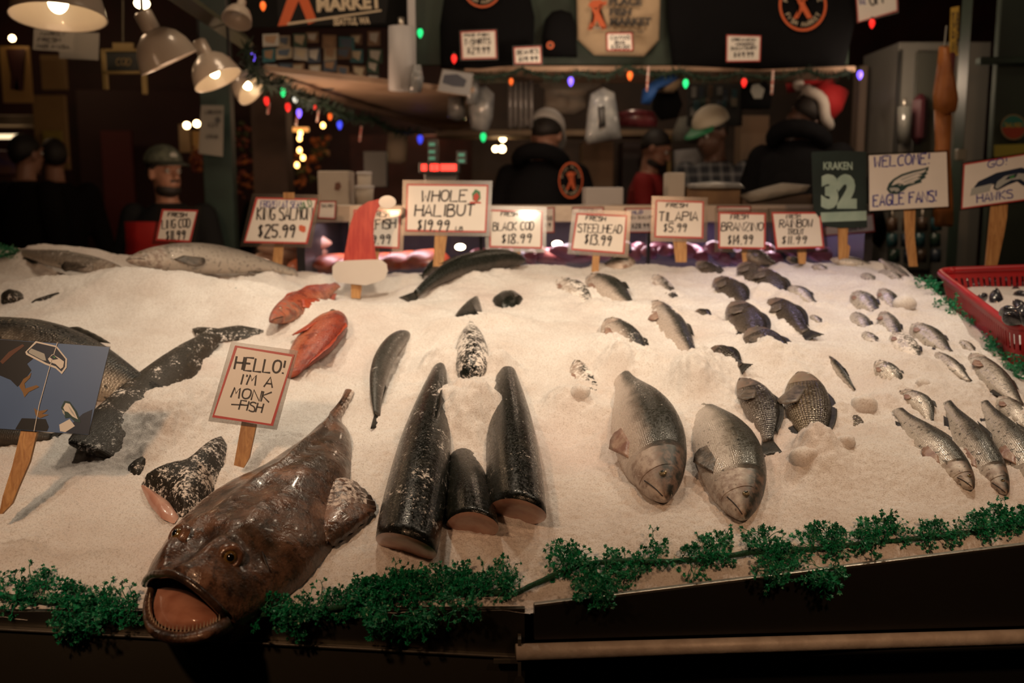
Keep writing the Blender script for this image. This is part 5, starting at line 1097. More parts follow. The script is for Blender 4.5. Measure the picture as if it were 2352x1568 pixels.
# ------------------------------------------------------------ lit refrigerated case behind the ice, with its counter top
def run_case():
    d = 3.62; t = thing('refrigerated_case', (P(1350, 600, d).x, d + .4, 0), 'long glass fronted fish case with pale metal top behind the ice', 'display case')
    met = M('pale_metal_ledge', (.46, .40, .34), .35, .6, bump=(60, .1)); dk = M('case_lining', (.03, .028, .03), .4)
    x0, x1 = P(690, 500, d).x, P(1995, 500, d).x; zt = P(1300, 476, d).z; zb = P(1300, 504, d).z; xc, w = (x0 + x1) / 2, x1 - x0
    MB().box((xc, d + .42, zt - .01), (w, .85, .02)).build('counter_top', met, t); mod_bevel(MB().box((xc, d - .005, (zt + zb) / 2), (w, .02, zt - zb + .02)).build('front_rail', met, t), .004)
    MB().box((xc, d + .80, .7), (w, .03, 1.35)).build('back_panel', M('case_back', (.035, .03, .04), .4), t); MB().box((xc, d + .40, .92), (w, .78, .03)).build('tray_floor', M('grey_tray', (.14, .13, .14), .4), t)
    MB().box((xc, d + .02, .45), (w, .04, .9)).build('base_panel', dk, t)
    for x in (x0, x1): MB().box((x, d + .4, .7), (.03, .82, 1.4)).build('side_panel', dk, t)
    MB().add([(x0, d, zb), (x1, d, zb), (x1, d - .02, .92), (x0, d - .02, .92)], [(0, 1, 2, 3)]).build('glass_front', glassy('case_glass', (.86, .88, .9), .07, .03), t)
    for px in (1105, 1490): x = P(px, 500, d).x; MB().box((x, d - .002, (zb + .92) / 2), (.012, .02, zb - .92)).build('glass_joint', M('dark_joint', (.05, .05, .05), .3, .6), t)
    em = M('purple_led_tube', (.45, .22, 1.0), .4, emit=.6); MB().tube([(x1 - .02, d + .70, .98), (x0 + (x1 - x0) * .8, d + .70, .98)], .012, 8).build('led_tube', em, t, True)
    for a_, b_, e_ in ((x0 + .3, 1.0, 2.4), (xc, 1.0, 3.6), (x1 - .35, 1.0, 3.6)): light('AREA', 'case_strip', (a_, d + .35, zb - .02), e_, (1, .72, .78), (a_, d + .35, .9), size=.5, shape='RECTANGLE', size_y=.1)
    light('AREA', 'case_purple', (x1 - .25, d + .5, zb - .03), 1.4, (.45, .25, 1), (x1 - .25, d + .5, .9), size=.4)
    pinks = M('pink_fish_chunks', (.52, .20, .24), .35, var=((.40, .12, .17), 20, 1), coat=.3); orange = M('orange_salmon_flesh', (.66, .15, .035), .45, var=((.45, .06, .018), 22, 1), bump=(30, .3), coat=.3); bluish = M('grey_blue_fish', (.10, .14, .18), .35, var=((.05, .07, .09), 20, 1)); rr = random.Random(3)
    def slab(nm, lab, cat, c, L, wd, h, rz, m, grp):
        R = Matrix.Rotation(rz, 3, 'Z') @ Matrix.Rotation(.5, 3, 'X'); mb = MB(); rings = []
        for i in range(9):
            t_ = -1 + i / 4; k = (1 - abs(t_) ** 3 * .8); rings.append([R @ Vector((t_ * L / 2, wd / 2 * k * cos(a * pi / 6), h * k * (sin(a * pi / 6) if sin(a * pi / 6) > 0 else .3 * sin(a * pi / 6)))) + Vector(c) for a in range(12)])
        tag(mb.loft(rings).build(nm, m, None, True), lab, cat, grp)
    for i, (x, y) in enumerate([(725, 612), (775, 606), (825, 612), (880, 604), (935, 600), (985, 596)]): slab('salmon_fillet', f'orange salmon fillet in the case, {ords[i]} from the left', 'fillet', P(x, y, d + .28), .34, .11, .035, 1.1 + .1 * (i % 2), orange, 'salmon fillets in the case')
    for i, (x, y) in enumerate([(640, 595), (655, 570), (690, 580), (700, 560)]): slab('pink_fillet', f'pale pink fillet beside the king salmon card, {ords[i]} from the left', 'fillet', P(x, y, d + .3), .22, .09, .04, .6, M('pale_pink_fillet', (.45, .28, .2), .4), 'fillets at the left of the case')
    for i in range(40):
        x = 1110 + i * 20 + rr.uniform(-6, 6); m = bluish if i % 6 in (4,) else pinks
        slab('fish_chunk', 'small glistening fish chunk heaped behind the case glass', 'fish chunk', P(x, 590 + rr.uniform(-16, 10), d + .2 + rr.uniform(0, .1)), rr.uniform(.08, .13), rr.uniform(.05, .08), rr.uniform(.03, .045), rr.uniform(0, 3), m, 'fish chunks behind the glass')
    bulb = M('reflection_glow', (1, .78, .5), .4, emit=16)  # glowing ovals stand in for lamp reflections on the case glass
    for i, (x, y, lab) in enumerate([(1057, 567, 'left'), (1280, 560, 'middle')]): tag(MB().ell(P(x, y, d + .25), (.02, .02, .012), None, 12, 8).build('lamp_reflection', bulb, None, True), f'bright round glow made as a lamp reflection at {lab} behind the glass', 'light', 'lamp reflections in the case glass')
    # cards standing in the case
    for lab, q, ls in [('salmon card with a fish mark on the case top left', [(734, 462), (772, 462), (770, 503), (730, 501)], [('SALMON', (738, 476), (766, 476), 7, K)]), ('white card behind the black cod card on the case', [(1235, 478), (1273, 476), (1273, 534), (1236, 535)], [('CRAB', (1250, 506), (1268, 506), 10, K), ('$9', (1250, 522), (1264, 522), 10, K)]),
                       ('white card right of the steelhead card on the case', [(1436, 478), (1502, 478), (1502, 534), (1438, 534)], [('WILD', (1446, 492), (1476, 490), 7, BLUE), ('SEA SCALLOP', (1446, 503), (1498, 502), 7, K), ('$28.99', (1450, 524), (1490, 523), 10, K)]), ('white card edge above the steelhead card', [(1316, 476), (1386, 476), (1386, 490), (1316, 490)], [('FRESH', (1330, 486), (1370, 486), 5, K)]),
                       ('white card above the branzino card on the case', [(1648, 474), (1724, 474), (1724, 486), (1648, 486)], []), ('white card below the green number banner', [(1890, 525), (2006, 490), (2010, 532), (1894, 542)], [('CRAB MEAT', (1950, 530), (1990, 524), 7, K)])]:
        sign(lab, q, ls, d - .03, lean=0, name='case_card', cat='price tag', group='cards along the case top', sleeve=2, bw=2.5)
    return zt
ZT = run_case()
# ------------------------------------------------------------ people
SKIN = M('skin', (.33, .17, .115), .5, var=((.27, .13, .085), 8, 1)); SKIND = M('deep_brown_skin', (.10, .05, .033), .5); HAIR = M('dark_hair', (.015, .011, .009), .6, bump=(200, .6)); EYEW = M('eye_white', (.5, .47, .43), .3)
def caps(mb, a, b, r0, r1, n=10):
    a, b = Vector(a), Vector(b); pts = [a.lerp(b, i / 4) for i in range(5)]; mb.tube(pts, [r0 + (r1 - r0) * i / 4 for i in range(5)], n); mb.ell(a, (r0,) * 3, None, n, 7); mb.ell(b, (r1,) * 3, None, n, 7)
def vox(o, s, it=2):
    m = o.modifiers.new('v', 'REMESH'); m.mode = 'VOXEL'; m.voxel_size = s; m.use_smooth_shade = True
    m = o.modifiers.new('s', 'SMOOTH'); m.iterations = it; m.factor = .6; return o
def person(label, px, d, zfloor, yaw, jacket, hat=None, lean=0, arms=((.10, -.22, .62), (.10, -.22, .62)), skin=None, beard=False, pants=None, apron=None, headyaw=0, headpitch=0, headroll=0, group=None, h=1.76, scale=1, name='person'):
    """px = pixel of the head centre; the figure stands on zfloor, facing -Y turned by yaw"""
    skin = skin or SKIN; p = P(px[0], px[1], d); hz = p.z - zfloor; k = hz / (.52 + .415 * cos(lean))
    base = Vector((p.x, p.y, zfloor)); Rz = Matrix.Rotation(yaw, 3, 'Z'); fwd = Rz @ Vector((0, -1, 0)); base -= fwd * (sin(lean) * .42 * k)
    root = thing(name, base, label, 'person', group); M4 = lambda v: base + Rz @ Vector(v)
    u = k
    def bend(v):                                             # lean forward from the hips
        v = Vector(v); hz_ = .52 * u
        if v.z > hz_ and lean: 
            dz, dy = v.z - hz_, v.y; return Vector((v.x, dy * cos(lean) - dz * sin(lean), hz_ + dz * cos(lean) + dy * sin(lean)))
        return v
    T = lambda v: M4(bend(Vector(v) * 1.0))
    hcn = Vector((0, -.012 * u, .935 * u)); Rh = Matrix.Rotation(headyaw, 3, 'Z') @ Matrix.Rotation(headroll, 3, 'Y') @ Matrix.Rotation(headpitch, 3, 'X'); HD = lambda v: T(hcn + Rh @ (Vector(v) * u))
    b = MB(); RR = Rz @ Rh
    b.ell(HD((0, .008, .012)), (.045 * u, .056 * u, .058 * u), RR, 20, 13); b.ell(HD((0, -.016, -.022)), (.036 * u, .038 * u, .048 * u), RR, 16, 11); b.ell(HD((0, -.030, -.052)), (.018 * u, .018 * u, .015 * u), RR)
    caps(b, HD((0, -.046, .012)), HD((0, -.060, -.014)), .006 * u, .009 * u, 8); b.ell(HD((0, -.047, .022)), (.030 * u, .010 * u, .007 * u), RR); b.ell(HD((0, -.048, -.034)), (.015 * u, .008 * u, .005 * u), RR)
    for s in (-1, 1): b.ell(HD((s * .046, .006, -.004)), (.006 * u, .012 * u, .018 * u), RR)
    caps(b, T((0, .004 * u, .815 * u)), HD((0, .004, -.035)), .036 * u, .033 * u)
    sh = [Vector((s * .112 * u, .0, .805 * u)) for s in (-1, 1)]
    c = MB(); tor = [((0, 0, .50), .098, .068), ((0, 0, .56), .092, .064), ((0, -.004, .64), .096, .066), ((0, -.006, .72), .108, .072), ((0, -.002, .78), .112, .066), ((0, .002, .82), .075, .050), ((0, .004, .845), .045, .042)]
    rings = [[T(Vector((0, q[1] * u, q[2] * u)) + Vector((rx * u * 1.06 * cos(a * pi / 10), ry * u * 1.12 * sin(a * pi / 10), 0))) for a in range(20)] for q, rx, ry in tor]; c.loft(rings)
    b.loft([[p_ for p_ in r] for r in [[T(Vector((0, q[1] * u, q[2] * u)) + Vector((rx * u * .9 * cos(a * pi / 10), ry * u * .9 * sin(a * pi / 10), 0))) for a in range(20)] for q, rx, ry in tor]])
    for s, S_, (ax, ay, az) in zip((-1, 1), sh, arms):
        wr = Vector((s * ax * u, ay * u, az * u)); el = (S_ + wr) / 2 + Vector((s * .045 * u, .04 * u, -.055 * u)); S2, E2, W2 = T(S_), T(el), T(wr)
        caps(c, S2, E2, .043 * u, .036 * u); caps(c, E2, E2.lerp(W2, .96), .035 * u, .026 * u); caps(b, S2, E2, .030 * u, .026 * u); caps(b, E2, W2, .026 * u, .017 * u)
        dr = (W2 - E2).normalized(); sd = dr.cross(Vector((0, 0, 1))).normalized(); dn = dr.cross(sd)
        caps(b, W2, W2 + dr * .045 * u, .018 * u, .022 * u)
        for f_, ln in zip((-1.5, -.5, .5, 1.5), (.036, .043, .040, .031)):
            q = W2 + dr * .05 * u + sd * f_ * .0105 * u; r = q + dr * ln * u * .55 + dn * .004 * u; caps(b, q, r, .0062 * u, .0058 * u, 6); caps(b, r, r + (dr + dn * .6).normalized() * ln * u * .5, .0058 * u, .0048 * u, 6)
        th = W2 + dr * .012 * u - sd * s * .018 * u; caps(b, th, th + (dr * .7 - sd * s * .7).normalized() * .035 * u, .0072 * u, .0058 * u, 6)
    pn = MB()
    for s in (-1, 1):
        hip, kn, an = T((s * .05 * u, 0, .50 * u)), M4((s * .055 * u, -.01 * u, .275 * u)), M4((s * .058 * u, .01 * u, .045 * u))
        caps(pn, hip, kn, .062 * u, .042 * u); caps(pn, kn, an, .042 * u, .032 * u); caps(b, hip, kn, .05 * u, .033 * u); caps(b, kn, an, .033 * u, .022 * u)
        sm_ = MB(); sm_.ell(M4((s * .058 * u, -.035 * u, .020 * u)), (.026 * u, .066 * u, .020 * u), Rz, 14, 9); sm_.build('boot', M('black_rubber_boot', (.012, .012, .012), .4), root, True)
        caps(b, an, M4((s * .058 * u, -.06 * u, .018 * u)), .018 * u, .012 * u)
    pn.ell(T((0, 0, .51 * u)), (.098 * u, .072 * u, .05 * u), Rz, 16, 9)
    vox(b.build('body', skin, root, True), .0075, 2); vox(c.build('jacket', jacket, root, True), .014, 3); vox(pn.build('trousers', pants or M('dark_trousers', (.014, .014, .016), .7), root, True), .016, 3)
    for s in (-1, 1):
        e = MB().ell(HD((s * .019, -.0435, .006)), (.0075 * u,) * 3, RR, 10, 7).build('eye', EYEW, root, True); MB().ell(HD((s * .019, -.0495, .006)), (.0035 * u,) * 3, RR, 8, 6).build('iris', pupil_m, e, True)
    if beard:
        bd = MB(); bd.ell(HD((0, -.013, -.050)), (.038 * u, .039 * u, .025 * u), RR, 16, 9); bd.ell(HD((0, -.052, -.024)), (.018 * u, .006 * u, .005 * u), RR)
        bd.build('beard', HAIR, root, True)
    hr = MB(); rings = []
    for j in range(6):
        rings.append([(lambda th, sa: HD(Vector((0, .010, .014)) + Vector((.0485 * sin(th) * cos(a * pi / 10), .0585 * sin(th) * sa, .060 * cos(th)))))(pi * (.56 + .20 * sin(a * pi / 10)) * (j + .1) / 5, sin(a * pi / 10)) for a in range(20)])
    hr.loft(rings).build('hair', HAIR, root, True)
    if hat: hat(root, HD, RR, u)
    if apron:
        ap = MB(); ap.add([T((x * u, (-.094 - .012 * (1 - abs(x) / .1)) * u, z * u)) for z in (.30, .42, .52, .62, .72, .79) for x in ((-.11, -.06, 0, .06, .11) if z < .63 else (-.095, -.05, 0, .05, .095))], [(r * 5 + i, r * 5 + i + 1, (r + 1) * 5 + i + 1, (r + 1) * 5 + i) for r in range(5) for i in range(4)])
        mod_solid(ap.build('apron', apron, root, True), .006)
    root['_T'] = 0; del root['_T']
    return root, T, HD, u
def cap_hat(crown, brim, back=False, logo=None):
    def f(root, HD, RR, u):
        m = MB(); rings = []
        for j in range(7):
            th = pi * .52 * (j + .1) / 6; rings.append([HD(Vector((0, .009, .034)) + Vector((.055 * sin(th) * cos(a * pi / 12), .067 * sin(th) * sin(a * pi / 12), .054 * cos(th)))) for a in range(24)])
        m.loft(rings); h = m.build('cap', crown, root, True); v = []
        for j in range(4):
            for i in range(11):
                a = -pi / 2 + (i - 5) * .2; r = j / 3; v.append(HD(Vector((.053 * cos(a) * (1 + .12 * r), .067 * sin(a) + .009 - .052 * r * (1 - ((i - 5) / 5.6) ** 2), .034 - .012 * r))))
        mod_solid(mesh('brim', v, [(j * 11 + i, j * 11 + i + 1, (j + 1) * 11 + i + 1, (j + 1) * 11 + i) for j in range(3) for i in range(10)], brim, h), .004)
        if logo: MB().ell(HD((0, -.050, .052)), (.014 * u, .006 * u, .011 * u), RR, 12, 7).build('badge', logo, h, True)
    return f
def santa(root, HD, RR, u):
    RD = M('red_felt', (.42, .012, .015), .8, bump=(60, .4)); WH = M('white_fleece', (.62, .56, .5), .95, bump=(160, 1, .004)); m = MB()
    ctr = [Vector((0, .006, .038)), Vector((.004, .012, .07)), Vector((.015, .02, .098)), Vector((.034, .03, .108)), Vector((.056, .036, .098)), Vector((.072, .04, .07)), Vector((.078, .042, .04))]; rad = [.056, .054, .044, .034, .026, .018, .010]
    m.tube([HD(c) for c in ctr], [r * u for r in rad], 18); h = m.build('hat', RD, root, True)
    bt = MB(); bt.tube([HD(Vector((.058 * cos(a * pi / 12), .006 + .066 * sin(a * pi / 12), .030 + .006 * sin(a)))) for a in range(25)], .015 * u, 10); bt.build('hat_trim', WH, h, True)
    MB().ell(HD((.08, .042, .028)), (.018 * u,) * 3, None, 14, 9).build('pompom', WH, h, True)
def run_people():
    blackj = M('black_jacket_cloth', (.006, .006, .007), .9, spec=.08, bump=(14, .5, .02)); SF = .26
    camo = M('grey_green_cap', (.075, .085, .06), .8, var=((.03, .034, .024), 30, 1)); drab = M('dark_drab_cap', (.03, .034, .025), .8)
    person('bearded man in grey green cap, black jacket and red apron at left', (383, 398), 5.3, 0, -.1, M('charcoal_jacket', (.010, .011, .012), .9, spec=.1, bump=(14, .5, .02)), cap_hat(camo, drab, logo=M('pale_badge', (.3, .3, .27), .6)), beard=True, apron=M('red_apron_cloth', (.36, .016, .014), .5, var=((.26, .010, .010), 4, 1)), headyaw=1.0, arms=((.13, -.10, .50), (.13, -.10, .50)))
    r, T, HD, u = person('man in black hooded top and white cap, back to the camera', (1254, 312), 5.3, SF, pi - .35, blackj, cap_hat(M('white_mesh_cap', (.50, .48, .46), .7, bump=(120, .5)), M('grey_brim', (.3, .29, .28), .7)), lean=.22, headpitch=.35, arms=((.13, -.20, .60), (.16, -.2, .56)))
    def hood(r, T, u):
        hd = MB(); hd.tube([T((.07 * u * cos(a * pi / 8), (.03 + .055 * sin(a * pi / 8)) * u, (.845 + .02 * sin(a * pi / 8)) * u)) for a in range(17)], .026 * u, 10); hd.build('hood', blackj, r, True)
    hood(r, T, u)
    cd_ = Card(P(1312, 415, 5.3) + Vector((0, -.20, 0)), (.35, -1, .1)); ringlogo(r, 1311, 414, 28, 42, cd_, [('PIKE PLACE', -1.3, 1.3, False), ('FISH MARKET', -2.1, -4.2, True)])
    person('dark haired bearded man in a red shirt looking down, side view', (1500, 342), 6.1, SF, 1.25, M('red_shirt_cloth', (.30, .012, .014), .8, bump=(14, .5, .02)), None, lean=.10, headpitch=.35, beard=True, arms=((.12, -.16, .56), (.12, -.16, .56)))
    pl = NT('plaid_cloth'); w1 = pl.n('ShaderNodeTexWave', bands_direction='X'); w2 = pl.n('ShaderNodeTexWave', bands_direction='Z')
    for w_ in (w1, w2): w_.inputs['Scale'].default_value = 6; pl.l(pl.coord(), w_.inputs[0])
    s_ = pl.math('MULTIPLY', pl.math('ADD', pl.ramp(w1.outputs[0], [(.7, 0), (.78, 1)]), pl.ramp(w2.outputs[0], [(.7, 0), (.78, 1)])), .5); pl.set(Base_Color=pl.mix(s_, (.018, .022, .03, 1), (.16, .17, .18, 1)), Roughness=.85)
    person('man in dark plaid shirt and cream cap with green brim', (1638, 305), 5.5, SF, -.75, pl.m, cap_hat(M('cream_cap', (.55, .49, .38), .7), M('green_brim', (.02, .22, .09), .6)), skin=SKIND, lean=.12, headpitch=.3, headyaw=-.2, arms=((.13, -.2, .58), (.13, -.2, .58)))
    r2, T2, _, u2 = person('person in black jacket and red santa hat bending at the right', (1852, 262), 5.2, SF, pi - .6, blackj, santa, lean=.28, headpitch=.5, headyaw=-.2, headroll=-.75, skin=SKIND, arms=((.20, -.20, .62), (.16, -.2, .58)))
    hood(r2, T2, u2)
    person('dark silhouette of a standing shopper at the far left', (55, 355), 6.6, 0, 2.7, M('dark_coat', (.008, .007, .007), .9, spec=.1), None, arms=((.13, -.05, .48), (.13, -.05, .48)))
    person('dark silhouette of a second shopper, right of the far left one', (124, 362), 7.0, 0, 3.7, M('dark_coat', (.008, .007, .007), .9, spec=.1), None, arms=((.13, -.05, .48), (.13, -.05, .48)))
    person('dim shopper seen between the posts behind the king salmon card', (632, 412), 7.6, 0, 2.9, M('dark_coat', (.008, .007, .007), .9, spec=.1), None, arms=((.13, -.05, .48), (.13, -.05, .48)))
run_people()
# ------------------------------------------------------------ lamps, bulbs and everything in the dim background
light('AREA', 'stall_front_fill', (1.0, 3.7, 3.2), 10, (1, .72, .48), (.7, 4.9, 2.2), size=.5)  # two unseen fill lights added to brighten the shirts and board
light('AREA', 'stall_front_fill', (-.9, 3.6, 3.2), 8, (1, .72, .48), (-.7, 4.8, 2.1), size=.4)
light('POINT', 'stall_inner_fill', (.55, 5.9, 2.75), 11, (1, .74, .52), shadow_soft_size=.08); light('POINT', 'stall_inner_fill', (1.75, 4.7, 2.0), 5, (1, .74, .52), shadow_soft_size=.06)  # unseen fill lights added to brighten the people in the stall
light('POINT', 'stall_inner_fill', (.35, 4.45, 2.0), 4, (1, .74, .52), shadow_soft_size=.06); light('POINT', 'aisle_fill', (-1.9, 4.2, 2.5), 6, (1, .66, .40), shadow_soft_size=.08); light('POINT', 'aisle_fill', (-4.4, 8.2, 2.9), 7, (1, .62, .32), shadow_soft_size=.1)  # more unseen fills, added for stall workers, bearded man and backlit shoppers
light('POINT', 'shelf_fill', (-.95, 4.6, 1.5), 12, WARM, shadow_soft_size=.05); light('POINT', 'aisle_fill', (2.3, 3.3, 2.4), 3, (1, .74, .5), shadow_soft_size=.08); light('POINT', 'aisle_fill', (-.7, 8.6, 2.2), 6, (1, .55, .3), shadow_soft_size=.1)  # unseen fills added, the first to brighten the plywood shelf from below
ENAM = M('cream_enamel', (.44, .37, .30), .3, coat=.5); GLOW = M('lamp_bulb_glow', (1, .74, .42), .4, emit=12)
def pendant(label, rim, d, rpx, axis, hgt, e, bulb=True):
    """bell shade: rim = px of the rim centre, axis = direction the opening faces"""
    c = P(*rim, d); r = rpx / FPX * d; ax = Vector(axis).normalized(); rot = (-ax).to_track_quat('Z', 'Y').to_matrix(); root = thing('pendant_lamp', c, label, 'lamp', 'white bell shaded lamps')
    prof = [(r * 1.02, -.004), (r, 0), (r * .97, r * .18), (r * .88, r * .5), (r * .70, r * .82), (r * .45, r * 1.02), (r * .30, r * 1.10)]
    mod_solid(MB().lathe(prof, c, 32, rot).build('shade', ENAM, root, True), .003); MB().lathe([(r * .31, r * 1.05), (r * .30, r * 1.7), (r * .24, r * 1.76), (.001, r * 1.78)], c, 20, rot).build('neck', ENAM, root, True)
    top = c + rot @ Vector((0, 0, r * 1.76)); MB().tube([top, Vector((top.x, top.y, top.z + .25)), Vector((top.x, top.y, 3.58))], .006, 8).build('cord', M('black_cord', (.012, .012, .012), .5), root, True)
    if bulb: MB().ell(c + rot @ Vector((0, 0, r * .35)), (r * .22, r * .22, r * .28), rot, 16, 10).build('bulb', GLOW, root, True)
    if e: light('POINT', 'pendant_glow', c - rot @ Vector((0, 0, .05)), e, WARM, shadow_soft_size=.04)
pendant('large white bell lamp at the top left corner', (134, 38), 3.3, 100, (.03, -.16, -1), 1, .25); pendant('white bell lamp seen from the side, second from the left', (388, 142), 3.7, 66, (.40, .20, -.9), 1, .4, False)
pendant('small white bell lamp with glowing bulb, third from the left', (500, 182), 4.0, 54, (.45, -.10, -.9), 1, .25); pendant('white bell lamp facing right beside the string lights', (578, 205), 4.2, 40, (.75, -.25, -.6), 1, .2)
pendant('pale lamp shade at the top beside the beam', (544, 46), 4.0, 32, (-.1, -.5, -.8), 1, 0, False)
tag(MB().ell(P(326, 8, 4.4), (.032, .032, .022), None, 14, 9).build('flood_bulb', GLOW, None, True), 'bright round bulb at the top edge between two bell lamps', 'light')
def glow(name, c, e): return M(name, c, .3, emit=e)
BC = {'purple': (.16, .09, .9), 'green': (.01, .45, .12), 'orange': (.9, .14, .02), 'red': (.8, .02, .015), 'white': (.75, .75, .65), 'blue': (.04, .06, .8), 'yellow': (1, .50, .10)}
BULBS = [(580, 130, 'purple', 4.1, 'lit purple bulb beside the bell lamp facing right'), (604, 12, 'orange', 4.4, 'orange bulb at the top left of the banner'), (650, 210, 'green', 4.5, 'green bulb under the near end of the shelf'), (678, 224, 'white', 4.5, 'white bulb right of the green one under the shelf'),
         (612, 230, 'red', 4.4, 'red bulb leftmost under the shelf'), (661, 244, 'red', 4.6, 'red bulb below the white one under the shelf'), (687, 258, 'purple', 4.6, 'purple bulb hanging lowest under the near shelf'), (722, 238, 'red', 4.8, 'paired red bulb near the middle of the shelf edge'), (758, 266, 'orange', 5.0, 'dim orange bulb along the shelf edge'),
         (780, 285, 'blue', 5.2, 'blue bulb along the shelf edge'), (965, 318, 'blue', 6.2, 'blue bulb above the far shelf end'), (1110, 313, 'green', 6.2, 'green bulb over the far doorway'), (965, 74, 'green', 4.7, 'green bulb beside the hanging paper roll'), (1043, 133, 'red', 4.75, 'red bulb below the black shirt'),
         (1174, 186, 'orange', 4.8, 'dim orange bulb before the plastic strips'), (1311, 185, 'purple', 4.75, 'lit purple bulb hanging under the tote bag'), (1447, 172, 'orange', 4.75, 'orange bulb hanging under the shelf edge'), (1575, 190, 'green', 4.75, 'green bulb hanging under the large sweatshirt'), (1709, 188, 'red', 4.75, 'red bulb beside the hanging cap'),
         (1975, 170, 'purple', 4.75, 'lit purple bulb at the right end of the shelf edge'), (2003, 52, 'red', 4.65, 'red bulb by the curled card'), (1940, 218, 'blue', 5.4, 'faint blue bulb behind the santa hat')]
for x, y, c, d, lab in BULBS:
    p = P(x, y, d); root = thing('christmas_bulb', p, lab, 'light bulb', 'coloured christmas bulbs'); r = 6.4 / FPX * d * (1 if 'dim' not in lab and 'faint' not in lab else .8); m = MB()
    m.lathe([(.0005, -2.0 * r), (r * .6, -1.4 * r), (r, -.3 * r), (r * .9, .5 * r), (r * .55, 1.1 * r)], p, 14); m.build('glass', glow('bulb_' + c + ('_dim' if 'dim' in lab or 'faint' in lab else ''), BC[c], .8 if 'dim' in lab or 'faint' in lab else (2.6 if c in ('purple', 'green') else 1.3)), root, True); MB().lathe([(r * .55, 1.1 * r), (r * .5, 1.9 * r), (.0005, 2.0 * r)], p, 10).build('socket', M('dark_green_socket', (.01, .025, .015), .5), root, True)
for k, (x, y) in enumerate([(742, 288), (690, 306), (664, 310), (688, 318), (688, 345), (696, 362), (682, 379)]): tag(MB().ell(P(x, y, 7.2), (.016, .016, .02), None, 10, 7).build('string_light', glow('small_warm_bulb', (1, .5, .14), 9), None, True), f'tiny warm string light between the posts, {["topmost", "second", "third", "fourth", "fifth", "sixth", "lowest"][k]} of the string', 'light', 'warm string lights')
for k, (x, y, r) in enumerate([(429, 288, .022), (452, 284, .022), (1155, 318, .022), (1153, 342, .024), (1138, 342, .02), (28, 88, .02)]): tag(MB().ell(P(x, y, 6.9), (r, r, r), None, 12, 8).build('shop_light', glow('shop_light_glow', (1, .68, .34), 14), None, True), ['left of two bright lights behind the man in red apron', 'right of two bright lights behind the man in red apron', 'upper warm light in the far doorway', 'lower warm light in the far doorway', 'fainter warm light left in the far doorway', 'warm light over the far left poster'][k], 'light', 'bright shop lights')
# fine garland strings carrying the bulbs
def swag(lab, pts, r):
    q = [P(*p) for p in pts]; dd = []
    for i in range(len(q) - 1):
        for k in range(12): dd.append(q[i].lerp(q[i + 1], k / 12) + Vector((0, 0, -.03 * sin(pi * k / 12))))
    rr = random.Random(len(pts)); m = MB(); m.tube(dd, r * .35, 6)
    for p in dd:
        for k in range(9):
            dr = Vector((rr.gauss(0, 1), rr.gauss(0, 1), rr.gauss(0, 1))).normalized(); o = dr.cross(Vector((.3, .5, .8))).normalized() * r * .22; m.add([p - o, p + o, p + dr * r * 1.7], [(0, 1, 2)])
    tag(m.build('pine_garland', M('dark_pine_green', (.012, .032, .018), .7)), lab, 'garland', 'pine garlands on the stall')
swag('dark pine garland along the left shelf edge', [(566, 110, 4.0), (590, 165, 4.1), (650, 190, 4.3), (740, 235, 4.8), (850, 270, 5.6), (960, 305, 6.4)], .035); swag('dark pine garland under the green board', [(1040, 168, 4.8), (1200, 158, 4.8), (1330, 168, 4.8), (1440, 152, 4.8), (1560, 162, 4.8), (1700, 168, 4.8), (1850, 160, 4.8), (1960, 162, 4.8)], .022)
for k, (x, y0, y1, d) in enumerate([(618, 235, 262, 4.45), (683, 262, 288, 4.6), (732, 250, 280, 4.8), (830, 290, 325, 5.4), (1490, 152, 210, 4.75), (1776, 160, 218, 4.75)]):
    m = MB(); a, b = P(x, y0, d), P(x - 4, y1, d); m.tube([a.lerp(b, i / 6) for i in range(6)] + [b], .006, 7); tag(m.build('candy_cane', M('striped_candy', (.45, .10, .08), .35, var=((.6, .5, .45), 60, 1)), None, True), f'thin striped candy stick hanging from the garland, {ords[k]} from the left', 'decoration', 'hanging candy sticks')
# hanging goods under the shelf
WHP = M('white_paper', (.46, .45, .46), .55); PLASTIC = M('cloudy_plastic', (.36, .37, .37), .25, var=((.20, .21, .22), 10, 1), coat=.4)
def roll(label, cat, x0, y0, x1, y1, d, m, name, rings=None):
    a, b = P((x0 + x1) / 2, y0, d), P((x0 + x1) / 2, y1, d); r = (x1 - x0) / 2 / FPX * d; root = thing(name, b, label, cat); MB().tube([a, a.lerp(b, .5), b], r, 22).build('roll', m, root, True); MB().tube([a + Vector((0, 0, .04)), a - Vector((0, 0, .01))], r * .25, 10).build('spindle', pale_steel, root, True)
roll('white paper roll hanging beside the black board edge', 'paper roll', 893, 62, 950, 208, 4.5, WHP, 'paper_roll'); item('white_post', 'thin pale post behind the hanging paper roll', 'post', 938, -60, 952, 205, 4.62, .03, WHP)
def bag(lab, pl, d, m=PLASTIC, name='plastic_bag', cat='bag', grp='hanging plastic bags'): cloth(name, lab, cat, pl, d, m, .06, grp)
bag('crumpled plastic bag beside the paper roll', [(950, 150), (966, 148), (972, 180), (966, 210), (940, 212)], 4.5)
bag('white plastic bag hanging behind the tilted picture', [(1076, 168), (1100, 172), (1102, 215), (1096, 240), (1072, 238), (1070, 205)], 5.0); bag('cluster of clear bags below the tilted picture', [(1084, 205), (1115, 195), (1136, 215), (1132, 270), (1120, 305), (1082, 298), (1076, 255)], 5.1); bag('small bag with a pale bottle beside the soffit end', [(1030, 215), (1064, 212), (1070, 272), (1048, 278), (1028, 268)], 5.2)
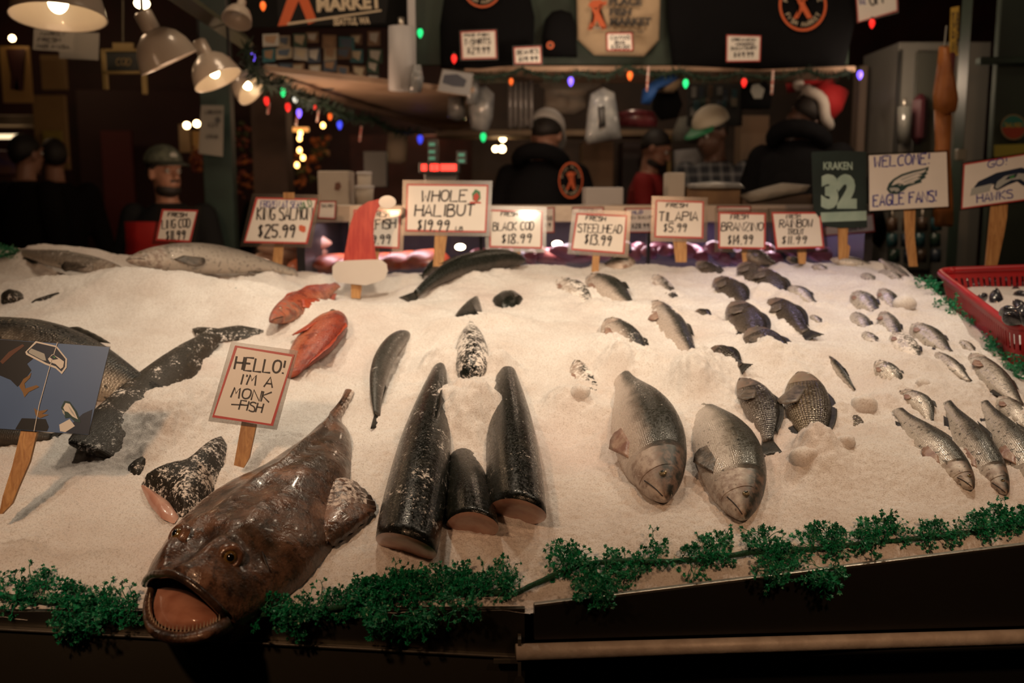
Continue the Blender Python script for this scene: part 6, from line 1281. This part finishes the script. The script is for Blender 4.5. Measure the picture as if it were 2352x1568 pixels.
for i in range(5): bag(f'clear plastic strip in the hanging strip curtain, {ords[i]} from the left', [(1166 + i * 12, 170), (1177 + i * 12, 170), (1177 + i * 12, 296 - i % 2 * 5), (1167 + i * 12, 298)], 5.3 + .01 * (i % 2), M('clear_strip', (.26, .24, .23), .25, coat=.4), 'plastic_strip', 'curtain', 'plastic strip curtain')
bag('white folded shirt hanging under the tote bag', [(1236, 174), (1380, 174), (1382, 200), (1350, 210), (1346, 250), (1320, 264), (1290, 262), (1250, 252), (1252, 205), (1240, 196)], 5.65, M('off_white_cloth', (.40, .33, .27), .8, bump=(20, .5, .02)), 'white_shirt', 'shirt', None)
bag('large clear bag with dark print hanging from the shelf', [(1356, 215), (1385, 200), (1412, 212), (1420, 260), (1428, 318), (1400, 322), (1350, 332), (1344, 318), (1350, 260)], 4.9); bag('dark print inside the large clear bag', [(1372, 245), (1388, 242), (1390, 290), (1374, 296)], 4.85, M('dark_print', (.05, .05, .05), .5), 'bag_print', 'print', None)
bag('dark red packets piled on the rear shelf', [(1420, 258), (1455, 250), (1500, 256), (1512, 275), (1508, 292), (1424, 290)], 5.6, M('dark_red_packet', (.16, .02, .03), .35, var=((.25, .06, .07), 25, 1), coat=.4), 'packet_pile', 'packets', None)
bag('bright blue cap hanging under the shelf', [(1495, 190), (1510, 175), (1545, 170), (1560, 178), (1540, 195), (1515, 205), (1500, 215), (1492, 240), (1474, 236), (1478, 205)], 5.0, M('bright_blue_cloth', (.02, .10, .38), .7), 'hanging_hat', 'hat', None); bag('tan cap crown under the blue cap', [(1512, 196), (1545, 184), (1568, 176), (1562, 198), (1548, 212), (1525, 212)], 5.02, M('tan_cloth', (.26, .18, .11), .8), 'crown_hat', 'hat', None)
bag('black mask like cap hanging between shirts', [(1500, 214), (1556, 206), (1568, 240), (1556, 270), (1520, 276), (1500, 250)], 5.3, BLK2, 'hanging_hat', 'hat', None); bag('red and white stocking cap hanging behind the santa hat', [(1808, 180), (1880, 178), (1872, 192), (1850, 205), (1812, 212)], 5.65, M('red_felt', (.42, .012, .015), .8), 'stocking_hat', 'hat', None)
bag('black cap with a pale emblem and lettering beside the red bulb', [(1706, 190), (1760, 186), (1772, 220), (1768, 250), (1704, 250)], 5.2, BLK2, 'emblem_hat', 'hat', None); tag(poly('emblem_patch', [(1728, 195), (1742, 192), (1756, 205), (1750, 226), (1732, 226), (1724, 210)], Card(P(1740, 210, 5.1), (0, -1, 0)), M('pale_badge', (.3, .3, .27), .6), None, 0, .004), 'pale emblem patch on the hanging black cap', 'patch')
rr = random.Random(9)
for i in range(16):
    x, y = 1590 + (i % 6) * 18 + rr.uniform(-5, 5), 200 + (i // 6) * 26 + rr.uniform(-6, 6); cn = rr.choice(['pale cream', 'dull white', 'teal', 'tan', 'blue grey', 'dark green'])
    item('gift_card', f'{cn} packet on the small goods rack, {ords[i % 6]} from the left in row {["one", "two", "three"][i // 6]}', 'packet', x, y, x + rr.uniform(9, 15), y + rr.uniform(18, 28), 5.9 + .01 * i, .01, M('card_' + cn, cols[cn], .4), 'packets on the small goods rack', 0)
item('goods_rack', 'dark board behind the rack of small packets', 'rack', 1578, 192, 1708, 290, 6.08, .02, M('dark_rack', (.02, .018, .016), .6)); t = sign('tilted picture of a blue bird head hanging beside the plastic bags', [(1018, 160), (1086, 170), (1078, 219), (1006, 208)], [], 4.75, lean=0, border=None, name='tilted_picture', cat='picture', group=None, sleeve=2, paper=M('grey_blue_paper', (.26, .27, .29), .4)); poly('bird_mark', [(1020, 172), (1050, 170), (1072, 184), (1066, 200), (1040, 198), (1016, 190)], t[1], M('navy_print', (.012, .022, .05), .4), t[0], .002)
# inside of the stall
item('rear_shelf', 'rear shelf inside the stall above the workers', 'shelf', 1000, 298, 1570, 312, 6.6, .4, M('tan_board', (.22, .15, .09), .6)); tag(pb('wall_stall', 1085, 160, 1985, 640, 7.6, .05, M('brown_black_wall', (.035, .022, .016), .7, var=((.05, .028, .018), 4, 1))), kind='structure')
item('tan_cupboard', 'tan cupboard door behind the hooded man', 'cupboard', 1335, 325, 1410, 640, 6.9, .3, M('tan_cupboard_board', (.22, .14, .085), .6)); item('tan_cupboard', 'pale brown box beside the santa hat person', 'box', 1700, 265, 1768, 415, 6.4, .2, M('cardboard', (.30, .20, .13), .7)); item('dark_cabinet', 'dark cabinet behind the red shirted man', 'cabinet', 1425, 325, 1530, 640, 7.2, .3, M('deep_red_black', (.03, .012, .012), .5))
item('yellow_post', 'narrow yellow wooden post right of the red shirt', 'post', 1533, 312, 1543, 460, 6.6, .05, M('ochre_wood', (.30, .19, .06), .6)); bag('pale stuffed sack behind the plaid shirt', [(1550, 345), (1600, 340), (1622, 380), (1600, 425), (1552, 425)], 6.3, M('grey_sack', (.26, .25, .25), .7, bump=(10, .6, .02)), 'sack', 'sack', None); bag('grey folded cloth pile behind the plaid shirt', [(1560, 270), (1600, 262), (1605, 300), (1600, 330), (1545, 325), (1548, 300)], 6.4, M('grey_green_cloth', (.16, .155, .13), .8, bump=(8, .8, .03)), 'cloth_pile', 'cloth', None)
tag(pb('trim_2.001', 1962, 150, 1995, 440, 5.4, .1, M('tan_post', (.14, .10, .075), .6)), kind='structure')
# goods on the case top
WB = M('white_cardboard', (.46, .42, .37), .6); ds = 4.1
def counterbox(name, lab, cat, x0, y0, x1, d, m, dep=.12, grp=None):
    y1 = px_of(Vector((0, d, ZT))).y; return item(name, lab, cat, x0, y0, x1, y1, d, dep, m, grp)
t = thing('takeaway_box', P(768, 465, ds), 'white box with a small emblem on the case top at left', 'box'); pb('carton', 731, 392, 801, px_of(Vector((0, ds, ZT))).y, ds, .15, WB, t); poly('emblem', [(770, 420), (780, 418), (784, 428), (778, 438), (768, 436)], Card(P(775, 428, ds - .004), (0, -1, 0)), M('brown_patch', (.12, .04, .02), .5), t, .001)
for k, (x, y, w) in enumerate([(838, 398, 34), (838, 430, 42)]):
    y1 = px_of(Vector((0, ds - k * .12, ZT))).y; c = P(x, y1, ds - k * .12); r = w / 2 / FPX * ds; hh = (y1 - y) / FPX * ds; root = thing('paper_tub', c, ['tall white paper tub with lid on the case top', 'short white paper tub with an emblem in front of the tall one'][k], 'tub', 'paper tubs on the case top'); MB().lathe([(.001, .001), (r * .85, .001), (r, hh), (.001, hh)], c, 20).build('cup', WB, root, True); MB().lathe([(r * 1.05, hh - .008), (r * 1.05, hh + .004), (.001, hh + .005)], c, 20).build('lid', WHP, root, True)
t = thing('led_display', P(1010, 400, 4.5), 'glowing red number display behind the halibut card', 'display'); pb('housing', 962, 372, 1056, 398, 4.5, .06, M('black_plastic', (.012, .012, .012), .4), t)
for i, x in enumerate([974, 994, 1002, 1018, 1030, 1042]): poly('digit', [(x - 6, 377), (x + 6, 377), (x + 6, 392), (x - 6, 392)], Card(P(1010, 385, 4.495), (0, -1, 0)), glow('red_digit_glow', (1, .03, .02), 3.0), t, .001)
t = thing('scale', P(1010, 460, 4.55), 'weighing scale with dim green readouts behind the counter', 'scale'); pb('post', 984, 318, 1006, 470, 4.62, .04, M('black_plastic', (.012, .012, .012), .4), t); pb('body', 975, 398, 1050, 440, 4.6, .15, M('grey_plastic', (.06, .06, .06), .4), t); pb('readout', 1048, 345, 1072, 378, 4.6, .04, M('black_plastic', (.012, .012, .012), .4), t)
for x, y in ((992, 328), (992, 345), (992, 360), (1060, 352), (1060, 366)): poly('lit_segment', [(x - 7, y), (x + 7, y), (x + 7, y + 7), (x - 7, y + 7)], Card(P(x, y, 4.59), (0, -1, 0)), glow('dim_green_glow', (.01, .16, .10), .8), t, .001)
counterbox('paper_stack', 'stack of white papers left of the red shirt', 'paper', 1345, 430, 1432, 4.1, WHP, .2); counterbox('white_carton', 'upright white carton behind the tilapia card', 'box', 1533, 396, 1574, 4.0, WB)
counterbox('wooden_crate', 'wooden crate on the case top before the plaid shirt', 'crate', 1577, 428, 1702, 4.0, M('brown_crate_wood', (.20, .115, .05), .6, var=((.13, .07, .03), 8, 1)), .2); counterbox('tray_stack', 'stack of dark trays with crumpled paper behind the trout card', 'tray', 1704, 446, 1866, 4.0, M('dark_wood_tray', (.09, .055, .035), .6), .25)
bag('crumpled clear film lying on the wooden crate', [(1580, 422), (1640, 415), (1700, 420), (1712, 432), (1640, 434), (1580, 432)], 3.98, PLASTIC, 'plastic_film', 'film', None); bag('crumpled newspaper on the dark trays', [(1700, 448), (1760, 430), (1800, 420), (1862, 425), (1850, 440), (1790, 452), (1720, 465)], 3.98, M('newsprint', (.24, .22, .19), .7, bump=(20, .8, .02)), 'newspaper', 'paper', None)
bag('white apron hanging behind the counter at left', [(892, 305), (930, 300), (936, 330), (932, 370), (920, 376), (892, 374), (888, 340)], 6.6, M('dull_apron', (.32, .25, .18), .8), 'hanging_apron', 'apron', None); item('monitor', 'dark monitor back beside the paper tubs', 'monitor', 836, 346, 888, 430, 4.8, .05, M('black_plastic', (.012, .012, .012), .4))
# right-hand side: cabinet, apron, yellow sign, stickers
t = thing('cabinet', P(2100, 300, 5.0), 'tall grey cabinet with pale frame behind the orange apron', 'cabinet'); pb('frame', 2036, 96, 2278, 640, 5.02, .5, M('pale_grey_frame', (.13, .125, .11), .5), t); pb('door', 2078, 118, 2165, 620, 5.0, .03, M('grey_glass_door', (.055, .055, .045), .25), t); pb('dark_side', 2040, 116, 2074, 620, 5.0, .03, M('dark_gap', (.015, .015, .013), .5), t)
roll('clear bottle on the cabinet shelf', 'bottle', 2062, 245, 2092, 330, 4.9, M('bottle_glass', (.10, .10, .09), .15, coat=.5), 'glass_bottle'); item('red_case', 'dark red upright case beside the bottle', 'case', 2096, 214, 2140, 330, 4.92, .06, M('dark_red_case', (.05, .010, .014), .4), None, .03)
APR = M('orange_oilskin', (.36, .13, .03), .5, var=((.26, .085, .02), 6, 1), bump=(12, .5, .02)); t = thing('oilskin_apron', P(2175, 520, 4.15), 'orange oilskin apron hanging on the right post', 'apron'); cloth('upper_fold', None, None, [(2162, 106), (2176, 104), (2180, 140), (2190, 180), (2199, 232), (2194, 258), (2170, 262), (2150, 250), (2148, 215), (2158, 150)], 4.15, APR, .04, root=t); cloth('lower_fold', None, None, [(2150, 240), (2184, 256), (2180, 350), (2186, 440), (2188, 520), (2150, 520), (2146, 440), (2152, 330)], 4.18, APR, .03, root=t); MB().tube([P(2169, 106, 4.13), P(2174, 60, 4.2)], .003, 6).build('loop', M('pale_cord', (.3, .3, .27), .6), t)
YEL = M('yellow_card', (.52, .33, .03), .5); card = Card(P(2190, 80, 4.28), (0, -1, 0)); root = thing('yellow_sign', P(2190, 80, 4.28), 'narrow yellow sign with sideways writing on the right post', 'sign'); poly('card', [(2184, 18), (2203, 14), (2200, 128), (2180, 124)], card, YEL, root, 0, .002)
for x, txt in ((2187, 'SAMPLES YOU'), (2196, 'PREPARED')):
    st, wd = strokes(txt); mb = MB()
    for p in st: ribbon(mb, [(x - .5 + yy * .55, 28 + xx * 92 / wd) for xx, yy in p], 1.4, card, .003)
    mb.build('lettering', K, root)
item('switch_box', 'small white switch box low on the right post', 'switch', 2198, 342, 2222, 368, 4.27, .03, M('dull_white_box', (.22, .21, .17), .5)); item('red_strap', 'dark red strap beside the orange apron', 'strap', 2178, 120, 2196, 215, 4.25, .02, M('dark_red_strap', (.10, .012, .014), .7))
card = Card(P(2325, 290, 4.46), (0, -1, 0)); root = thing('round_sticker', P(2325, 290, 4.46), 'round green and red sticker on the dark green board', 'sticker'); g = lambda k: [(2328 + 30 * k * cos(a * pi / 14), 292 + 30 * k * sin(a * pi / 14)) for a in range(28)]
poly('backing', g(1), card, M('tan_sticker_edge', (.20, .15, .08), .5), root, .001); poly('upper_half', [p for p in g(.88) if p[1] <= 292.5], card, M('sea_green_print', (.02, .14, .11), .5), root, .002); poly('lower_half', [p for p in g(.88) if p[1] >= 291], card, M('rust_red_print', (.28, .04, .02), .5), root, .002); write('SALMON', (2308, 292), (2348, 292), 10, card, YEL, root, off=.003)
card = Card(P(2325, 344, 4.45), (0, -1, 0)); root = thing('yellow_placard', P(2325, 344, 4.45), 'yellow placard reading enjoy seafood above the hawk board', 'sign'); poly('card', [(2284, 333), (2420, 328), (2420, 372), (2284, 360)], card, M('dull_yellow_card', (.28, .25, .04), .5), root, .001, .002); print_text('Enjoy Seafood', (2287, 352), 12, 112, card, K, root, bold=.02)
rr = random.Random(21)
for i in range(12):
    x, y = 2040 + (i % 4) * 32 + rr.uniform(-4, 4), 500 + (i // 4) * 36; cn = rr.choice(['blue grey', 'dark green', 'black', 'brown', 'teal']); root = roll(f'{cn} jar under the welcome board, {ords[i % 4]} from the left in the {["upper", "middle", "lower"][i // 4]} row', 'jar', x, y, x + 24, y + 30, 4.7, M('jar_' + cn, tuple(v * .7 for v in cols[cn]), .3, coat=.4), 'jar')
# left-hand side: notices, boards, hanging sign, market stalls in the dark
def notice(lab, quad, d, lines=(), m=None, nm='paper_notice'):
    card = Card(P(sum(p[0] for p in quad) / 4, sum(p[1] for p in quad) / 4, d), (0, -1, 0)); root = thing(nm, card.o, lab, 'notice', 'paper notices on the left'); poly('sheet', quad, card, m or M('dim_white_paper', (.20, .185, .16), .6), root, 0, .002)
    for t_, p0, p1, h in lines: write(t_, p0, p1, h, card, K, root, off=.003)
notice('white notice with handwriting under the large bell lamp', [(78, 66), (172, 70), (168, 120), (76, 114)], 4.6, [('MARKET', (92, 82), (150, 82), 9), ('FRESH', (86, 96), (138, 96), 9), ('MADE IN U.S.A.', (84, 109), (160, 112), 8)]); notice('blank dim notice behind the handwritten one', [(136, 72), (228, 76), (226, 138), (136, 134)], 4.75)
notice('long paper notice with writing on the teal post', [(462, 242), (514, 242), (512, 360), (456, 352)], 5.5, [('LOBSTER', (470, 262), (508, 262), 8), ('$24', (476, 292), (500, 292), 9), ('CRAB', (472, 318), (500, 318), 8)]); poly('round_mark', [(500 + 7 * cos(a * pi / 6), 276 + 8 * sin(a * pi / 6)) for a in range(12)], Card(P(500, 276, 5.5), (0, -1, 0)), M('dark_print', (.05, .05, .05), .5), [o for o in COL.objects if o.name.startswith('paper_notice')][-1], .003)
t = thing('hanging_sign', P(283, 140, 5.0), 'black hanging sign in a yellow frame behind the second bell lamp', 'sign'); OCH = M('ochre_frame', (.22, .15, .05), .5); pb('board', 240, 118, 326, 164, 5.0, .02, M('black_board', (.010, .012, .010), .5), t)
for x0, y0, x1, y1 in ((236, 112, 332, 118), (236, 163, 332, 169), (236, 112, 241, 205), (326, 112, 331, 216), (258, 98, 304, 112)): pb('frame_bar', x0, y0, x1, y1, 4.99, .025, OCH, t, .002)
MB().tube([P(282, 98, 5.0), P(282, 0, 5.0)], .004, 6).build('chain', M('dull_chain', (.14, .12, .08), .5, .6), t); write('COD', (266, 150), (300, 150), 16, Card(P(283, 140, 4.99), (0, -1, 0)), OCH, t, off=.003)
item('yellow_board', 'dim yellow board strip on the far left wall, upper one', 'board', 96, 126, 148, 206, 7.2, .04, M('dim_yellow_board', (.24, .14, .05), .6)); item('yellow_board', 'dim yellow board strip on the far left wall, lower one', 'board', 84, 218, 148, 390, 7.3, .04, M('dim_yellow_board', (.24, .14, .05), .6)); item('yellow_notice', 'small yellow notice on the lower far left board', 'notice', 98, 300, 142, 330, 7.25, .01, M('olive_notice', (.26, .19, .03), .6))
t = thing('wall_poster', P(40, 165, 7.0), 'tall yellow poster with a dark figure at the far left', 'poster'); pb('sheet', 8, 106, 66, 236, 7.0, .02, M('ochre_poster', (.34, .19, .06), .6), t, 0); poly('dark_figure', [(14, 112), (58, 112), (52, 160), (54, 208), (44, 208), (38, 175), (32, 205), (24, 205), (26, 160)], Card(P(36, 160, 6.99), (0, -1, 0)), M('maroon_print', (.05, .012, .010), .6), t, .003)
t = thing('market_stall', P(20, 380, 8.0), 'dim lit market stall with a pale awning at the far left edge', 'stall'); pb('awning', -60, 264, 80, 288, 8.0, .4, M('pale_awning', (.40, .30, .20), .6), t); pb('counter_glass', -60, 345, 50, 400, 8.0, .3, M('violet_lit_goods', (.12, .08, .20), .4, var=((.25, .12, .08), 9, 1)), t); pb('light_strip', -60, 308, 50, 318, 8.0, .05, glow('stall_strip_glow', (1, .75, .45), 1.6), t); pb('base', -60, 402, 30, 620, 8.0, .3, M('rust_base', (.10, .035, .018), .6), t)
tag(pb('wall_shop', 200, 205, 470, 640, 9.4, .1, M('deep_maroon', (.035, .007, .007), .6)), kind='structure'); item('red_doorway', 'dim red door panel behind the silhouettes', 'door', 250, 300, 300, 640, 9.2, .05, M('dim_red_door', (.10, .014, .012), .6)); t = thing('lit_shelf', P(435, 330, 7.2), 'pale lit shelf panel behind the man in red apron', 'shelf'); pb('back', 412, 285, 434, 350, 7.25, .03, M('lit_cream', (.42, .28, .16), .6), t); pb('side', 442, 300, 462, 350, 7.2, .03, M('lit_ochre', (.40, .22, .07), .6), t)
def bunch(lab, x, y, r, d, c1, c2, seed):
    rr = random.Random(seed); root = thing('flower_bunch', P(x, y, d), lab, 'flowers', 'dried flower bunches'); mb = [MB(), MB()]
    for i in range(46): q = P(x + rr.gauss(0, r * .5), y + rr.gauss(0, r * .8), d + rr.uniform(-.05, .05)); s = rr.uniform(.012, .028); mb[i % 2].ell(q, (s, s, s * .7), None, 7, 5)
    mb[0].build('blooms', c1, root, True)['kind'] = 'stuff'; mb[1].build('leaves', c2, root, True)['kind'] = 'stuff'
ob, gb, rb = M('orange_bloom', (.38, .11, .03), .7), M('olive_leaf', (.05, .055, .02), .7), M('rust_bloom', (.22, .05, .03), .7)
bunch('orange dried flowers between the two left posts, lower bunch', 555, 400, 28, 7.4, ob, rb, 1); bunch('green and rust dried flowers between the two left posts, upper bunch', 552, 320, 26, 7.5, gb, rb, 2); bunch('orange flowers right of the brown post', 695, 400, 24, 7.4, ob, gb, 3); bunch('dark wreath right of the string lights', 730, 345, 24, 7.6, gb, ob, 4); bunch('red and green flowers above the teal post notice', 452, 368, 12, 6.8, rb, ob, 5)
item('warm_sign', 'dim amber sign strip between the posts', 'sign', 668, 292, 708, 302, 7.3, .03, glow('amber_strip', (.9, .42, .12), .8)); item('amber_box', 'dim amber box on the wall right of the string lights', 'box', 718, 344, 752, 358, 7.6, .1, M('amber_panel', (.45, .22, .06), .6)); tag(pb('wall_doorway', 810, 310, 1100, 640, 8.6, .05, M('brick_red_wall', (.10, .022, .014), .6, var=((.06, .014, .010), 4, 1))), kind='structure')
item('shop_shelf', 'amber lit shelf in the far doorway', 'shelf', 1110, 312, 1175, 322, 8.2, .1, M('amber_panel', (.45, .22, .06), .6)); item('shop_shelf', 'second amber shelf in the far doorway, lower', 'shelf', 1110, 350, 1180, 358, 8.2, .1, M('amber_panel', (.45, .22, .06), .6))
